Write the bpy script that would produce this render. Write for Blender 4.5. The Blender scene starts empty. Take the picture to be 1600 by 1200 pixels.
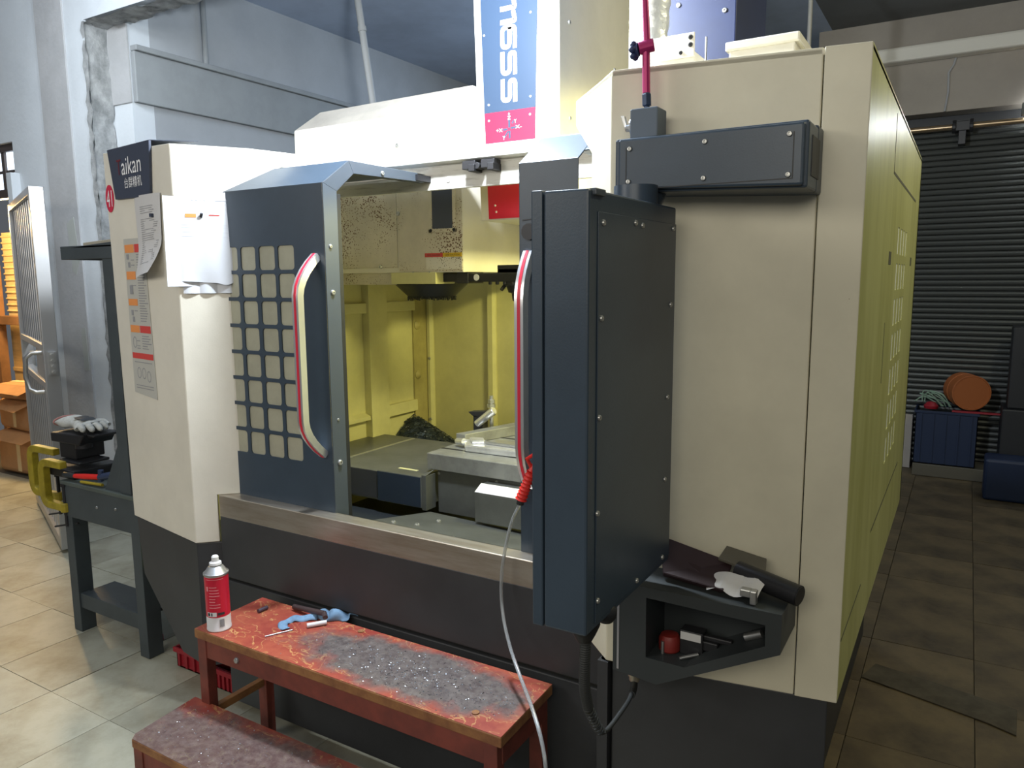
import bpy, bmesh, math, random
from mathutils import Vector, Matrix
random.seed(7)
scene = bpy.context.scene
col = scene.collection
PI = math.pi

# ---------------------------------------------------------------- camera, world, light
cam_data = bpy.data.cameras.new('camera')
cam = bpy.data.objects.new('camera', cam_data)
col.objects.link(cam)
cam_data.sensor_fit = 'HORIZONTAL'
cam_data.sensor_width = 36.0
cam_data.lens = 36.0 * 1181.98 / 1600.0
cam_data.clip_start = 0.05
yaw, pitch, roll = -0.5406473, -0.13908623, -0.00728691
fwd = Vector((math.sin(yaw) * math.cos(pitch), math.cos(yaw) * math.cos(pitch), math.sin(pitch)))
rgt = fwd.cross(Vector((0, 0, 1))).normalized()
upv = rgt.cross(fwd)
r2 = rgt * math.cos(roll) + upv * math.sin(roll)
u2 = -rgt * math.sin(roll) + upv * math.cos(roll)
rot = Matrix((r2, u2, -fwd)).transposed()
cam.matrix_world = Matrix.Translation((0, 0, 1.6)) @ rot.to_4x4()
scene.camera = cam

world = bpy.data.worlds.new('world')
scene.world = world
world.use_nodes = True
world.node_tree.nodes['Background'].inputs[0].default_value = (0.80, 0.86, 0.95, 1)
world.node_tree.nodes['Background'].inputs[1].default_value = 0.085

scene.view_settings.view_transform = 'Standard'
scene.view_settings.look = 'None'
scene.view_settings.exposure = 0.5
scene.view_settings.gamma = 1.0
scene.view_settings.use_curve_mapping = False

def area(name, loc, target, size, size_y, power, color):
    l = bpy.data.lights.new(name, 'AREA')
    l.shape = 'RECTANGLE'; l.size = size; l.size_y = size_y
    l.energy = power; l.color = color
    o = bpy.data.objects.new(name, l); col.objects.link(o)
    o.location = loc
    d = Vector(target) - Vector(loc)
    o.rotation_euler = d.to_track_quat('-Z', 'Y').to_euler()
    return o
def point(name, loc, r, power, color):
    l = bpy.data.lights.new(name, 'POINT')
    l.shadow_soft_size = r; l.energy = power; l.color = color
    o = bpy.data.objects.new(name, l); col.objects.link(o); o.location = loc
    return o
# the bright white work lamp hanging over the door opening, just above the frame
point('work_lamp_light', (-1.38, 1.845, 2.62), 0.08, 155, (0.84, 0.92, 1.0))
# the machine's own lamp, on the right inside wall
area('machine_lamp_light', (-0.80, 2.62, 1.98), (-2.4, 3.15, 0.75), 0.30, 0.08, 12.5, (1.0, 0.94, 0.38))
# weak lamp down the right aisle
area('aisle_lamp_light', (1.1, 2.9, 3.4), (-1.2, 2.8, 2.0), 1.2, 0.2, 22, (1.0, 0.94, 0.62))
# added fill light behind the camera for the machine front
area('front_fill_light', (-0.1, -1.5, 2.5), (-1.2, 1.7, 0.9), 2.4, 1.0, 25, (1.0, 0.94, 0.80))
area('left_fill_light', (-3.0, -1.2, 2.5), (-2.2, 1.7, 1.0), 1.8, 0.8, 24, (1.0, 0.96, 0.88))  # second added fill, for the left column
# added fill light aimed at the left wall
area('wall_fill_light', (-4.1, 1.75, 3.3), (-4.9, 2.95, 1.7), 1.0, 0.3, 20, (0.86, 0.93, 1.0))
# warm lamp in the store room past the gate
point('store_lamp_light', (-6.75, 3.22, 2.1), 0.12, 105, (1.0, 0.64, 0.26))
# bluish area light high in the rear bay
area('rear_bay_light', (-2.8, 5.6, 3.4), (-3.4, 5.0, 2.0), 1.5, 1.0, 17, (0.56, 0.74, 1.0))

# ---------------------------------------------------------------- materials
def mat(name, color, rough=0.5, metal=0.0, var=0.0, vscale=6.0, col2=None, bump=0.0, bscale=120.0,
        emit=None, estr=0.0, spots=None, spot_scale=60.0, spot_size=0.12, rnd=0.0, stretch=None, spec=None, trans=0.0, lo=0.4, hi=0.65):
    m = bpy.data.materials.new(name); m.use_nodes = True
    nt = m.node_tree; N = nt.nodes; L = nt.links
    b = N['Principled BSDF']
    b.inputs['Base Color'].default_value = (*color, 1)
    b.inputs['Roughness'].default_value = rough
    b.inputs['Metallic'].default_value = metal
    if spec is not None: b.inputs['Specular IOR Level'].default_value = spec
    if trans: b.inputs['Transmission Weight'].default_value = trans
    tc = N.new('ShaderNodeTexCoord')
    mp = N.new('ShaderNodeMapping'); L.new(tc.outputs['Object'], mp.inputs[0])
    if stretch: mp.inputs['Scale'].default_value = stretch
    cur = None
    if var > 0 or col2:
        n = N.new('ShaderNodeTexNoise'); n.inputs['Scale'].default_value = vscale
        n.inputs['Detail'].default_value = 6; n.inputs['Roughness'].default_value = 0.65
        L.new(mp.outputs[0], n.inputs['Vector'])
        r = N.new('ShaderNodeValToRGB')
        r.color_ramp.elements[0].position = lo; r.color_ramp.elements[1].position = hi
        c2 = col2 if col2 else tuple(c * (1 - var) for c in color)
        r.color_ramp.elements[0].color = (*color, 1); r.color_ramp.elements[1].color = (*c2, 1)
        L.new(n.outputs['Fac'], r.inputs[0]); cur = r.outputs[0]
    if spots:
        vo = N.new('ShaderNodeTexVoronoi'); vo.inputs['Scale'].default_value = spot_scale
        L.new(mp.outputs[0], vo.inputs['Vector'])
        n2 = N.new('ShaderNodeTexNoise'); n2.inputs['Scale'].default_value = 5.0
        L.new(mp.outputs[0], n2.inputs['Vector'])
        mr = N.new('ShaderNodeMapRange'); mr.inputs[1].default_value = 0.35; mr.inputs[2].default_value = 0.7
        mr.inputs[3].default_value = 0.0; mr.inputs[4].default_value = spot_size * 2
        L.new(n2.outputs['Fac'], mr.inputs[0])
        lt = N.new('ShaderNodeMath'); lt.operation = 'LESS_THAN'
        L.new(vo.outputs['Distance'], lt.inputs[0]); L.new(mr.outputs[0], lt.inputs[1])
        mx = N.new('ShaderNodeMixRGB'); mx.inputs[2].default_value = (*spots, 1); mx.inputs[1].default_value = (*color, 1)
        L.new(lt.outputs[0], mx.inputs[0])
        if cur: L.new(cur, mx.inputs[1])
        cur = mx.outputs[0]
    if rnd > 0:
        oi = N.new('ShaderNodeObjectInfo'); hs = N.new('ShaderNodeHueSaturation')
        mr = N.new('ShaderNodeMapRange'); mr.inputs[3].default_value = 1 - rnd; mr.inputs[4].default_value = 1 + rnd
        L.new(oi.outputs['Random'], mr.inputs[0]); L.new(mr.outputs[0], hs.inputs['Value'])
        hs.inputs['Color'].default_value = (*color, 1)
        if cur: L.new(cur, hs.inputs['Color'])
        cur = hs.outputs[0]
    if cur: L.new(cur, b.inputs['Base Color'])
    if bump > 0:
        n = N.new('ShaderNodeTexNoise'); n.inputs['Scale'].default_value = bscale; n.inputs['Detail'].default_value = 4
        L.new(mp.outputs[0], n.inputs['Vector'])
        bp = N.new('ShaderNodeBump'); bp.inputs['Strength'].default_value = bump; bp.inputs['Distance'].default_value = 0.01
        L.new(n.outputs['Fac'], bp.inputs['Height']); L.new(bp.outputs[0], b.inputs['Normal'])
    if emit:
        b.inputs['Emission Color'].default_value = (*emit, 1); b.inputs['Emission Strength'].default_value = estr
    return m

M = {}
M['cream'] = mat('cream paint', (0.74, 0.70, 0.60), 0.38, var=0.10, vscale=3, bump=0.04, bscale=220)
M['cream_dirty'] = mat('splattered cream paint', (0.62, 0.56, 0.44), 0.45, var=0.2, vscale=4, spots=(0.14, 0.075, 0.035), spot_scale=115, spot_size=0.22)
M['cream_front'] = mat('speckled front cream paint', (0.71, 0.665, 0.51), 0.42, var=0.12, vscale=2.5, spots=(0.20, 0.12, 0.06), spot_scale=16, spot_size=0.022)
M['cream_side'] = mat('cream paint with yellow light', (0.62, 0.62, 0.26), 0.33, col2=(0.50, 0.50, 0.18), vscale=2.5, stretch=(1, 4, 0.6))  # yellow-olive light on this side is put into the cream
M['inner'] = mat('inner cream paint', (0.62, 0.58, 0.28), 0.5, var=0.15, vscale=4)
M['inner_dark'] = mat('darker olive inner paint', (0.42, 0.36, 0.14), 0.5, var=0.2, vscale=8)  # darker olive for the corner panel and its bosses
M['navy'] = mat('dark slate paint', (0.040, 0.060, 0.086), 0.36, var=0.15, vscale=5, bump=0.03, bscale=300)
M['navy_base'] = mat('dark base paint', (0.040, 0.042, 0.046), 0.45, var=0.2, vscale=4)
M['navy_hi'] = mat('light-catching edge slate', (0.055, 0.068, 0.085), 0.40)  # lighter slate: edges catching the light, put into the colour
M['steel_sill'] = mat('brushed stainless sill', (0.52, 0.48, 0.42), 0.36, 0.85, col2=(0.42, 0.36, 0.29), vscale=5, stretch=(1, 8, 8))
M['steel'] = mat('steel', (0.55, 0.55, 0.54), 0.35, 0.9)
M['steel_table'] = mat('machined table steel', (0.40, 0.40, 0.37), 0.42, 0.7, var=0.3, vscale=9)
M['steel_cover'] = mat('way cover steel', (0.16, 0.165, 0.15), 0.42, 0.6, var=0.25, vscale=6)
M['steel_dark'] = mat('dark steel plate', (0.06, 0.07, 0.08), 0.38, 0.6, spots=(0.5, 0.5, 0.5), spot_scale=90, spot_size=0.05)
M['silver'] = mat('bright aluminium', (0.80, 0.80, 0.80), 0.28, 0.85)
M['screw'] = mat('screw head', (0.42, 0.42, 0.40), 0.35, 0.7)
M['red_stripe'] = mat('red stripe', (0.62, 0.02, 0.05), 0.4)
M['red_plate'] = mat('red plate', (0.60, 0.015, 0.045), 0.35)
M['navy_plate'] = mat('slate blue plate', (0.026, 0.046, 0.082), 0.4)
M['logo_plate'] = mat('dark logo plate', (0.045, 0.055, 0.085), 0.4)
M['white_print'] = mat('white lettering', (0.80, 0.80, 0.80), 0.5)
M['grey_print'] = mat('grey print', (0.28, 0.28, 0.29), 0.6)
M['black_print'] = mat('black print', (0.03, 0.03, 0.035), 0.6)
M['orange_print'] = mat('orange print', (0.75, 0.28, 0.08), 0.6)
M['pink_red'] = mat('label red', (0.60, 0.06, 0.05), 0.55)
M['label_red'] = mat('round sticker red', (0.58, 0.02, 0.06), 0.5)
M['yellow_print'] = mat('label yellow', (0.65, 0.42, 0.02), 0.5)
M['film'] = mat('grey label film', (0.50, 0.49, 0.44), 0.3)
M['paper'] = mat('white paper', (0.60, 0.62, 0.66), 0.7, bump=0.05, bscale=40)
M['paper_grey'] = mat('thin grey paper', (0.56, 0.55, 0.54), 0.6)
M['pane'] = mat('frosted window pane', (0.38, 0.37, 0.28), 0.35, var=0.15, vscale=9)
M['black'] = mat('black plastic', (0.012, 0.013, 0.015), 0.5)
M['dark_metal'] = mat('blackened steel', (0.03, 0.03, 0.033), 0.4, 0.4)
M['rubber'] = mat('dark rubber', (0.02, 0.022, 0.022), 0.6)
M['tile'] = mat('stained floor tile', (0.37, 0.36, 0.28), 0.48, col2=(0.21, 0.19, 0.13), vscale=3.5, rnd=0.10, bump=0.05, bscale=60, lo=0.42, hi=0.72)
M['tile_oily_dim'] = mat('dim oil stained floor tile', (0.165, 0.125, 0.068), 0.55, col2=(0.065, 0.05, 0.03), vscale=3.0, rnd=0.12, bump=0.05, bscale=60, lo=0.40, hi=0.66)  # oil stains, with the dim aisle light also put into the colour
M['dusty_top'] = mat('dusty cream paint', (0.42, 0.38, 0.32), 0.6, var=0.25, vscale=3)
M['tray'] = mat('shaded dark tray paint', (0.030, 0.036, 0.038), 0.6)  # darkened so the pendant's shade is part of the paint
M['grout'] = mat('dark grout', (0.10, 0.09, 0.07), 0.8)
M['wall'] = mat('whitewashed plaster', (0.62, 0.66, 0.69), 0.85, var=0.08, vscale=2.5, bump=0.15, bscale=30)
M['cement'] = mat('bare cement plaster', (0.44, 0.445, 0.45), 0.9, var=0.12, vscale=4, bump=0.2, bscale=40)
M['rough'] = mat('broken plaster', (0.36, 0.37, 0.37), 0.95, col2=(0.20, 0.21, 0.21), vscale=10, bump=0.8, bscale=22)
M['wall_rear'] = mat('grey rear wall', (0.40, 0.42, 0.44), 0.9, var=0.12, vscale=2)
M['ceiling'] = mat('hazy blue ceiling', (0.50, 0.58, 0.72), 0.9, var=0.2, vscale=1.2)  # bluish glare haze is put into this colour
M['ceiling_dark'] = mat('dimmed right ceiling', (0.17, 0.175, 0.17), 0.9, var=0.2, vscale=1.2)  # right half of the ceiling, its dimness put into the colour
M['beam'] = mat('painted beam', (0.30, 0.32, 0.33), 0.85, var=0.1)
M['wall_right'] = mat('pinkish grey wall', (0.42, 0.375, 0.32), 0.9, var=0.12, vscale=2)
M['lintel'] = mat('white lamp-lit lintel', (0.86, 0.82, 0.72), 0.8)  # white paint, brightened to carry a ceiling-level lamp's light
M['shutter'] = mat('grey shutter slat', (0.085, 0.09, 0.085), 0.42, 0.3)  # grey darkened to hold the shade of the far bay
M['pipe_metal'] = mat('polished shutter pipe', (0.55, 0.42, 0.28), 0.3, 0.9)
M['gate'] = mat('stainless gate', (0.50, 0.50, 0.50), 0.36, 0.85)
M['wood_red'] = None
M['ply_edge'] = mat('worn plywood edge', (0.30, 0.14, 0.05), 0.7, col2=(0.18, 0.07, 0.03), vscale=14)
M['red_wood'] = mat('red painted wood', (0.20, 0.045, 0.03), 0.55, col2=(0.12, 0.03, 0.022), vscale=9)
M['can_red'] = mat('red can print', (0.60, 0.02, 0.05), 0.28, 0.2)
M['can_white'] = mat('can white band', (0.66, 0.66, 0.68), 0.35)
M['rag'] = mat('blue rag', (0.17, 0.29, 0.44), 0.9, var=0.3, vscale=30)
M['hose'] = mat('clear plastic hose', (0.62, 0.64, 0.64), 0.2, trans=0.75)
M['red_plastic'] = mat('red plastic', (0.65, 0.02, 0.015), 0.4)
M['crate_red'] = mat('red crate plastic', (0.28, 0.010, 0.02), 0.5)
M['yellow'] = mat('yellow clamp paint', (0.36, 0.28, 0.02), 0.45, var=0.3, vscale=25)
M['bench'] = mat('dark grey bench paint', (0.055, 0.068, 0.075), 0.5, var=0.2, vscale=6)
M['glove'] = mat('grey cotton glove', (0.52, 0.53, 0.50), 0.95, var=0.25, vscale=35, bump=0.3, bscale=200)
M['glove_dark'] = mat('black rubber palm', (0.03, 0.035, 0.04), 0.7)
M['cardboard'] = mat('cardboard', (0.50, 0.26, 0.11), 0.85, var=0.2, vscale=4)
M['board'] = mat('pale corrugated board', (0.68, 0.52, 0.28), 0.85, var=0.1)
M['magenta'] = mat('magenta arm paint', (0.40, 0.02, 0.13), 0.35, 0.3)
M['blue_knob'] = mat('dark blue knob', (0.02, 0.03, 0.10), 0.5)
M['blue_box'] = mat('deep blue cabinet', (0.006, 0.014, 0.060), 0.5, var=0.2)
M['duct'] = mat('wrapped silver duct', (0.72, 0.73, 0.72), 0.3, 0.35, bump=0.5, bscale=35)
M['orange_drum'] = mat('orange drum', (0.36, 0.105, 0.025), 0.6)  # orange lowered, dimness of the far corner put into it
M['crate_blue'] = mat('blue crate plastic', (0.006, 0.018, 0.055), 0.55)  # blue darkened in place of the corner's lack of light
M['maroon'] = mat('dark maroon cover', (0.022, 0.007, 0.008), 0.7)
M['olive'] = mat('dark olive plate', (0.10, 0.09, 0.065), 0.5)
M['chip'] = mat('steel chips', (0.30, 0.33, 0.36), 0.3, 0.8)
M['chip_dark'] = mat('blued chips', (0.05, 0.065, 0.085), 0.35, 0.7)
M['bulb'] = mat('lit tube', (1, 1, 1), 0.5, emit=(0.9, 0.96, 1.0), estr=24)
M['sky_glass'] = mat('bright window glass', (0.6, 0.7, 0.85), 0.2, emit=(0.75, 0.86, 1.0), estr=1.3)
M['green_wire'] = mat('pale green wire', (0.25, 0.36, 0.26), 0.5)

# worn red step: paint, scratched through, with a metal-dust patch
def worn_red(name, dust, cx, cy, rx, ry):
    m = bpy.data.materials.new(name); m.use_nodes = True
    nt = m.node_tree; N = nt.nodes; L = nt.links; b = N['Principled BSDF']
    g = N.new('ShaderNodeNewGeometry')
    n1 = N.new('ShaderNodeTexNoise'); n1.inputs['Scale'].default_value = 9; n1.inputs['Detail'].default_value = 8; n1.inputs['Roughness'].default_value = 0.7
    L.new(g.outputs['Position'], n1.inputs['Vector'])
    r1 = N.new('ShaderNodeValToRGB'); r1.color_ramp.elements[0].position = 0.40; r1.color_ramp.elements[1].position = 0.70
    r1.color_ramp.elements[0].color = (0.27, 0.042, 0.028, 1); r1.color_ramp.elements[1].color = (0.40, 0.10, 0.05, 1)
    L.new(n1.outputs['Fac'], r1.inputs[0])
    # thin pale scratches along stretched noise ridges
    mp = N.new('ShaderNodeMapping'); mp.inputs['Scale'].default_value = (9, 16, 9); mp.inputs['Rotation'].default_value = (0, 0, 0.6)
    L.new(g.outputs['Position'], mp.inputs[0])
    n2 = N.new('ShaderNodeTexNoise'); n2.inputs['Scale'].default_value = 1.0; n2.inputs['Detail'].default_value = 3; n2.inputs['Distortion'].default_value = 1.5
    L.new(mp.outputs[0], n2.inputs['Vector'])
    s = N.new('ShaderNodeMath'); s.operation = 'SUBTRACT'; s.inputs[1].default_value = 0.5; L.new(n2.outputs['Fac'], s.inputs[0])
    a = N.new('ShaderNodeMath'); a.operation = 'ABSOLUTE'; L.new(s.outputs[0], a.inputs[0])
    lt = N.new('ShaderNodeMapRange'); lt.inputs[1].default_value = 0.003; lt.inputs[2].default_value = 0.013; lt.inputs[3].default_value = 0.75; lt.inputs[4].default_value = 0
    L.new(a.outputs[0], lt.inputs[0])
    mx = N.new('ShaderNodeMixRGB'); mx.inputs[2].default_value = (0.55, 0.32, 0.12, 1)
    L.new(lt.outputs[0], mx.inputs[0]); L.new(r1.outputs[0], mx.inputs[1])
    # dust patch (an oval worn by shoes)
    mp2 = N.new('ShaderNodeMapping'); mp2.vector_type = 'POINT'
    mp2.inputs['Location'].default_value = (-cx / rx, -cy / ry, 0); mp2.inputs['Scale'].default_value = (1 / rx, 1 / ry, 0)
    L.new(g.outputs['Position'], mp2.inputs[0])
    ln = N.new('ShaderNodeVectorMath'); ln.operation = 'LENGTH'; L.new(mp2.outputs[0], ln.inputs[0])
    n3 = N.new('ShaderNodeTexNoise'); n3.inputs['Scale'].default_value = 14; n3.inputs['Detail'].default_value = 6
    L.new(g.outputs['Position'], n3.inputs['Vector'])
    ad = N.new('ShaderNodeMath'); ad.operation = 'MULTIPLY_ADD'; ad.inputs[1].default_value = 0.9; ad.inputs[2].default_value = -0.45
    L.new(n3.outputs['Fac'], ad.inputs[0])
    a2 = N.new('ShaderNodeMath'); a2.operation = 'ADD'; L.new(ln.outputs['Value'], a2.inputs[0]); L.new(ad.outputs[0], a2.inputs[1])
    mr = N.new('ShaderNodeMapRange'); mr.inputs[1].default_value = 0.75; mr.inputs[2].default_value = 1.1; mr.inputs[3].default_value = dust; mr.inputs[4].default_value = 0
    L.new(a2.outputs[0], mr.inputs[0])
    n4 = N.new('ShaderNodeTexNoise'); n4.inputs['Scale'].default_value = 45; n4.inputs['Detail'].default_value = 8; n4.inputs['Roughness'].default_value = 0.75
    L.new(g.outputs['Position'], n4.inputs['Vector'])
    r4 = N.new('ShaderNodeValToRGB'); r4.color_ramp.elements[0].position = 0.4; r4.color_ramp.elements[1].position = 0.68
    r4.color_ramp.elements[0].color = (0.060, 0.058, 0.057, 1); r4.color_ramp.elements[1].color = (0.170, 0.160, 0.145, 1)
    L.new(n4.outputs['Fac'], r4.inputs[0])
    mx2 = N.new('ShaderNodeMixRGB'); L.new(mr.outputs[0], mx2.inputs[0]); L.new(mx.outputs[0], mx2.inputs[1]); L.new(r4.outputs[0], mx2.inputs[2])
    L.new(mx2.outputs[0], b.inputs['Base Color'])
    b.inputs['Roughness'].default_value = 0.5
    return m
M['step_top'] = worn_red('worn red step top', 0.93, -1.29, 1.572, 0.42, 0.130)
M['tread_top'] = worn_red('worn red lower tread', 0.82, -1.60, 1.26, 0.78, 0.19)

# ---------------------------------------------------------------- mesh helpers
class MB:
    def __init__(s): s.v = []; s.f = []; s.m = []; s.mi = 0
    def add(s, vs, fs):
        k = len(s.v); s.v += [Vector(p) for p in vs]
        for f in fs: s.f.append([k + i for i in f]); s.m.append(s.mi)
        return s
    def box(s, x0, x1, y0, y1, z0, z1):
        return s.add([(x0,y0,z0),(x1,y0,z0),(x1,y1,z0),(x0,y1,z0),(x0,y0,z1),(x1,y0,z1),(x1,y1,z1),(x0,y1,z1)],
                     [(0,3,2,1),(4,5,6,7),(0,1,5,4),(1,2,6,5),(2,3,7,6),(3,0,4,7)])
    def prism(s, pts, vec):
        n = len(pts); p = [Vector(q) for q in pts]; vec = Vector(vec)
        nm = Vector((0,0,0))
        for i in range(n): nm += p[i].cross(p[(i+1) % n])
        if nm.dot(vec) > 0: p.reverse()
        q = [a + vec for a in p]
        return s.add(p + q, [tuple(range(n)), tuple(range(2*n-1, n-1, -1))] + [((i+1) % n, i, i+n, (i+1) % n + n) for i in range(n)])
    def poly(s, pts): return s.add(pts, [tuple(range(len(pts)))])
    def cyl(s, a, b, r, r2=None, n=16, cap=True):
        a = Vector(a); b = Vector(b); r2 = r if r2 is None else r2
        d = (b - a).normalized(); u = d.orthogonal().normalized(); w = d.cross(u)
        vs = [a + (u*math.cos(t) + w*math.sin(t))*r for t in [2*PI*i/n for i in range(n)]]
        vs += [b + (u*math.cos(t) + w*math.sin(t))*r2 for t in [2*PI*i/n for i in range(n)]]
        fs = [(i, (i+1) % n, (i+1) % n + n, i+n) for i in range(n)]
        if cap: fs += [tuple(range(n-1, -1, -1)), tuple(range(n, 2*n))]
        return s.add(vs, fs)
    def tube(s, path, r, n=8, closed=False):
        P = [Vector(p) for p in path]; k = len(P); rs = r if isinstance(r, (list, tuple)) else [r]*k
        u = None; vs = []
        for i in range(k):
            t = (P[min(i+1, k-1)] - P[max(i-1, 0)]).normalized()
            if u is None: u = t.orthogonal().normalized()
            else:
                u = (u - t*u.dot(t)); u = u.normalized() if u.length > 1e-6 else t.orthogonal().normalized()
            w = t.cross(u)
            vs += [P[i] + (u*math.cos(2*PI*j/n) + w*math.sin(2*PI*j/n))*rs[i] for j in range(n)]
        fs = [(i*n+j, i*n+(j+1) % n, (i+1)*n+(j+1) % n, (i+1)*n+j) for i in range(k-1) for j in range(n)]
        fs += [tuple(range(n-1, -1, -1)), tuple(range((k-1)*n, k*n))]
        return s.add(vs, fs)
    def lathe(s, c, prof, n=24, axis=(0,0,1)):
        c = Vector(c); d = Vector(axis).normalized(); u = d.orthogonal().normalized(); w = d.cross(u)
        vs = []
        for r, z in prof: vs += [c + d*z + (u*math.cos(2*PI*j/n) + w*math.sin(2*PI*j/n))*r for j in range(n)]
        k = len(prof)
        fs = [(i*n+j, i*n+(j+1) % n, (i+1)*n+(j+1) % n, (i+1)*n+j) for i in range(k-1) for j in range(n)]
        fs += [tuple(range(n-1, -1, -1)), tuple(range((k-1)*n, k*n))]
        return s.add(vs, fs)
    def ball(s, c, r, n=12, sc=(1,1,1)):
        vs = []; fs = []; h = n//2; c = Vector(c)
        for i in range(h+1):
            t = PI*i/h
            for j in range(n):
                p = 2*PI*j/n
                vs.append(c + Vector((r*sc[0]*math.sin(t)*math.cos(p), r*sc[1]*math.sin(t)*math.sin(p), r*sc[2]*math.cos(t))))
        for i in range(h):
            for j in range(n): fs.append((i*n+j, (i+1)*n+j, (i+1)*n+(j+1) % n, i*n+(j+1) % n))
        return s.add(vs, fs)
    def xf(s, mtx):
        s.v = [mtx @ p for p in s.v]; return s
    def grid(s, fn, nu, nv, thick=None):
        vs = [Vector(fn(i/nu, j/nv)) for i in range(nu+1) for j in range(nv+1)]
        fs = [(i*(nv+1)+j, (i+1)*(nv+1)+j, (i+1)*(nv+1)+j+1, i*(nv+1)+j+1) for i in range(nu) for j in range(nv)]
        return s.add(vs, fs)

WL = {}
def link(name, mesh_or_none, parent=None):
    o = bpy.data.objects.new(name, mesh_or_none); col.objects.link(o)
    if parent is not None: o.parent = parent
    return o
def build(name, mb, mats, parent=None, bevel=0.0, seg=2, smooth=None, solid=0.0, subd=0, label=None):
    if not isinstance(mats, (list, tuple)): mats = [mats]
    org = Vector((0, 0, 0))
    if parent is None:
        xs = [p.x for p in mb.v]; ys = [p.y for p in mb.v]; zs = [p.z for p in mb.v]
        org = Vector(((min(xs)+max(xs))/2, (min(ys)+max(ys))/2, min(zs)))
    me = bpy.data.meshes.new(name)
    me.from_pydata([tuple(p - org) for p in mb.v], [], mb.f)
    for m in mats: me.materials.append(m)
    me.polygons.foreach_set('material_index', mb.m)
    if smooth is not None:
        me.shade_smooth(); me.set_sharp_from_angle(angle=math.radians(smooth))
    me.update()
    o = link(name, me, parent)
    if parent is None: o.location = org; WL[o.name] = org.copy()
    else:
        o.location = -WL[parent.name]; WL[o.name] = Vector((0, 0, 0))
    if solid: md = o.modifiers.new('solid', 'SOLIDIFY'); md.thickness = solid; md.offset = 0
    if subd: md = o.modifiers.new('sub', 'SUBSURF'); md.levels = subd; md.render_levels = subd
    if bevel: md = o.modifiers.new('bevel', 'BEVEL'); md.width = bevel; md.segments = seg; md.limit_method = 'ANGLE'; md.angle_limit = math.radians(35)
    if label: o['label'] = label
    return o
def tag(o, label=None, cat=None, group=None, kind=None):
    if label: o['label'] = label
    if cat: o['category'] = cat
    if group: o['group'] = group
    if kind: o['kind'] = kind
    return o
def thing(name, loc, label, cat, group=None):
    o = link(name, None); o.location = loc; WL[o.name] = Vector(loc)
    o.empty_display_size = 0.05
    return tag(o, label, cat, group)
def struct(name, mb, mats, **k):
    o = build(name, mb, mats, **k); 
    if o.parent is None: o['kind'] = 'structure'
    return o
_screw = {}
def screw(p, nrm, r, parent, name='screw', m=None):
    """small domed screw head with a hex recess, sharing one mesh per radius"""
    key = (round(r, 4), (m or M['screw']).name)
    if key not in _screw:
        mb = MB(); mb.lathe((0,0,-0.001), [(r, 0), (r, r*0.35), (r*0.8, r*0.7), (r*0.4, r*0.75), (r*0.36, r*0.45)], 12)
        me = bpy.data.meshes.new('screw'); me.from_pydata([tuple(v) for v in mb.v], [], mb.f); me.materials.append(m or M['screw'])
        me.shade_smooth(); me.set_sharp_from_angle(angle=0.7); _screw[key] = me
    o = link(name, _screw[key], parent)
    o.rotation_euler = Vector(nrm).to_track_quat('Z', 'Y').to_euler()
    o.location = Vector(p) - WL[parent.name]
    WL[o.name] = Vector(p)
    return o
def text(name, body, m, center, right, up, w, h, parent, lift=0.0006):
    """flat lettering fitted in a w x h box"""
    cu = bpy.data.curves.new(name, 'FONT'); cu.body = body; cu.size = 1; cu.resolution_u = 4
    t = bpy.data.objects.new(name + '_tmp', cu); col.objects.link(t)
    bpy.context.view_layer.update()
    me = bpy.data.meshes.new_from_object(t.evaluated_get(bpy.context.evaluated_depsgraph_get()))
    bpy.data.objects.remove(t)
    xs = [v.co.x for v in me.vertices]; ys = [v.co.y for v in me.vertices]
    x0, x1, y0, y1 = min(xs), max(xs), min(ys), max(ys)
    R = Vector(right).normalized(); U = Vector(up).normalized(); Nn = R.cross(U); C = Vector(center) + Nn*lift
    for v in me.vertices:
        v.co = C + R*((v.co.x-(x0+x1)/2)/(x1-x0)*w) + U*((v.co.y-(y0+y1)/2)/(y1-y0)*h)
    me.materials.clear(); me.materials.append(m)
    o = link(name, me, parent); o.location = -WL[parent.name]; WL[o.name] = Vector((0,0,0))
    return o
def ribbon(pts, w):
    """flat stroke outline of constant width through 2-D points -> list of quads"""
    n = len(pts); L = []; R = []
    for i in range(n):
        a = Vector(pts[max(i-1, 0)]); b = Vector(pts[i]); c = Vector(pts[min(i+1, n-1)])
        t1 = (b-a).normalized() if (b-a).length > 1e-9 else (c-b).normalized()
        t2 = (c-b).normalized() if (c-b).length > 1e-9 else t1
        n1 = Vector((-t1.y, t1.x)); n2 = Vector((-t2.y, t2.x)); mm = (n1+n2)
        mm = mm.normalized(); k = w/2/max(0.35, mm.dot(n1))
        L.append(b+mm*k); R.append(b-mm*k)
    return [(L[i], R[i], R[i+1], L[i+1]) for i in range(n-1)]
def rounded(pts, r, k=4):
    out = [Vector(pts[0])]
    for i in range(1, len(pts)-1):
        a, b, c = Vector(pts[i-1]), Vector(pts[i]), Vector(pts[i+1])
        rr = min(r, (b-a).length*0.49, (c-b).length*0.49)
        p = b+(a-b).normalized()*rr; q = b+(c-b).normalized()*rr
        for j in range(k+1):
            t = j/k; out.append(p*(1-t)**2 + b*2*t*(1-t) + q*t*t)
    out.append(Vector(pts[-1])); return out
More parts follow.
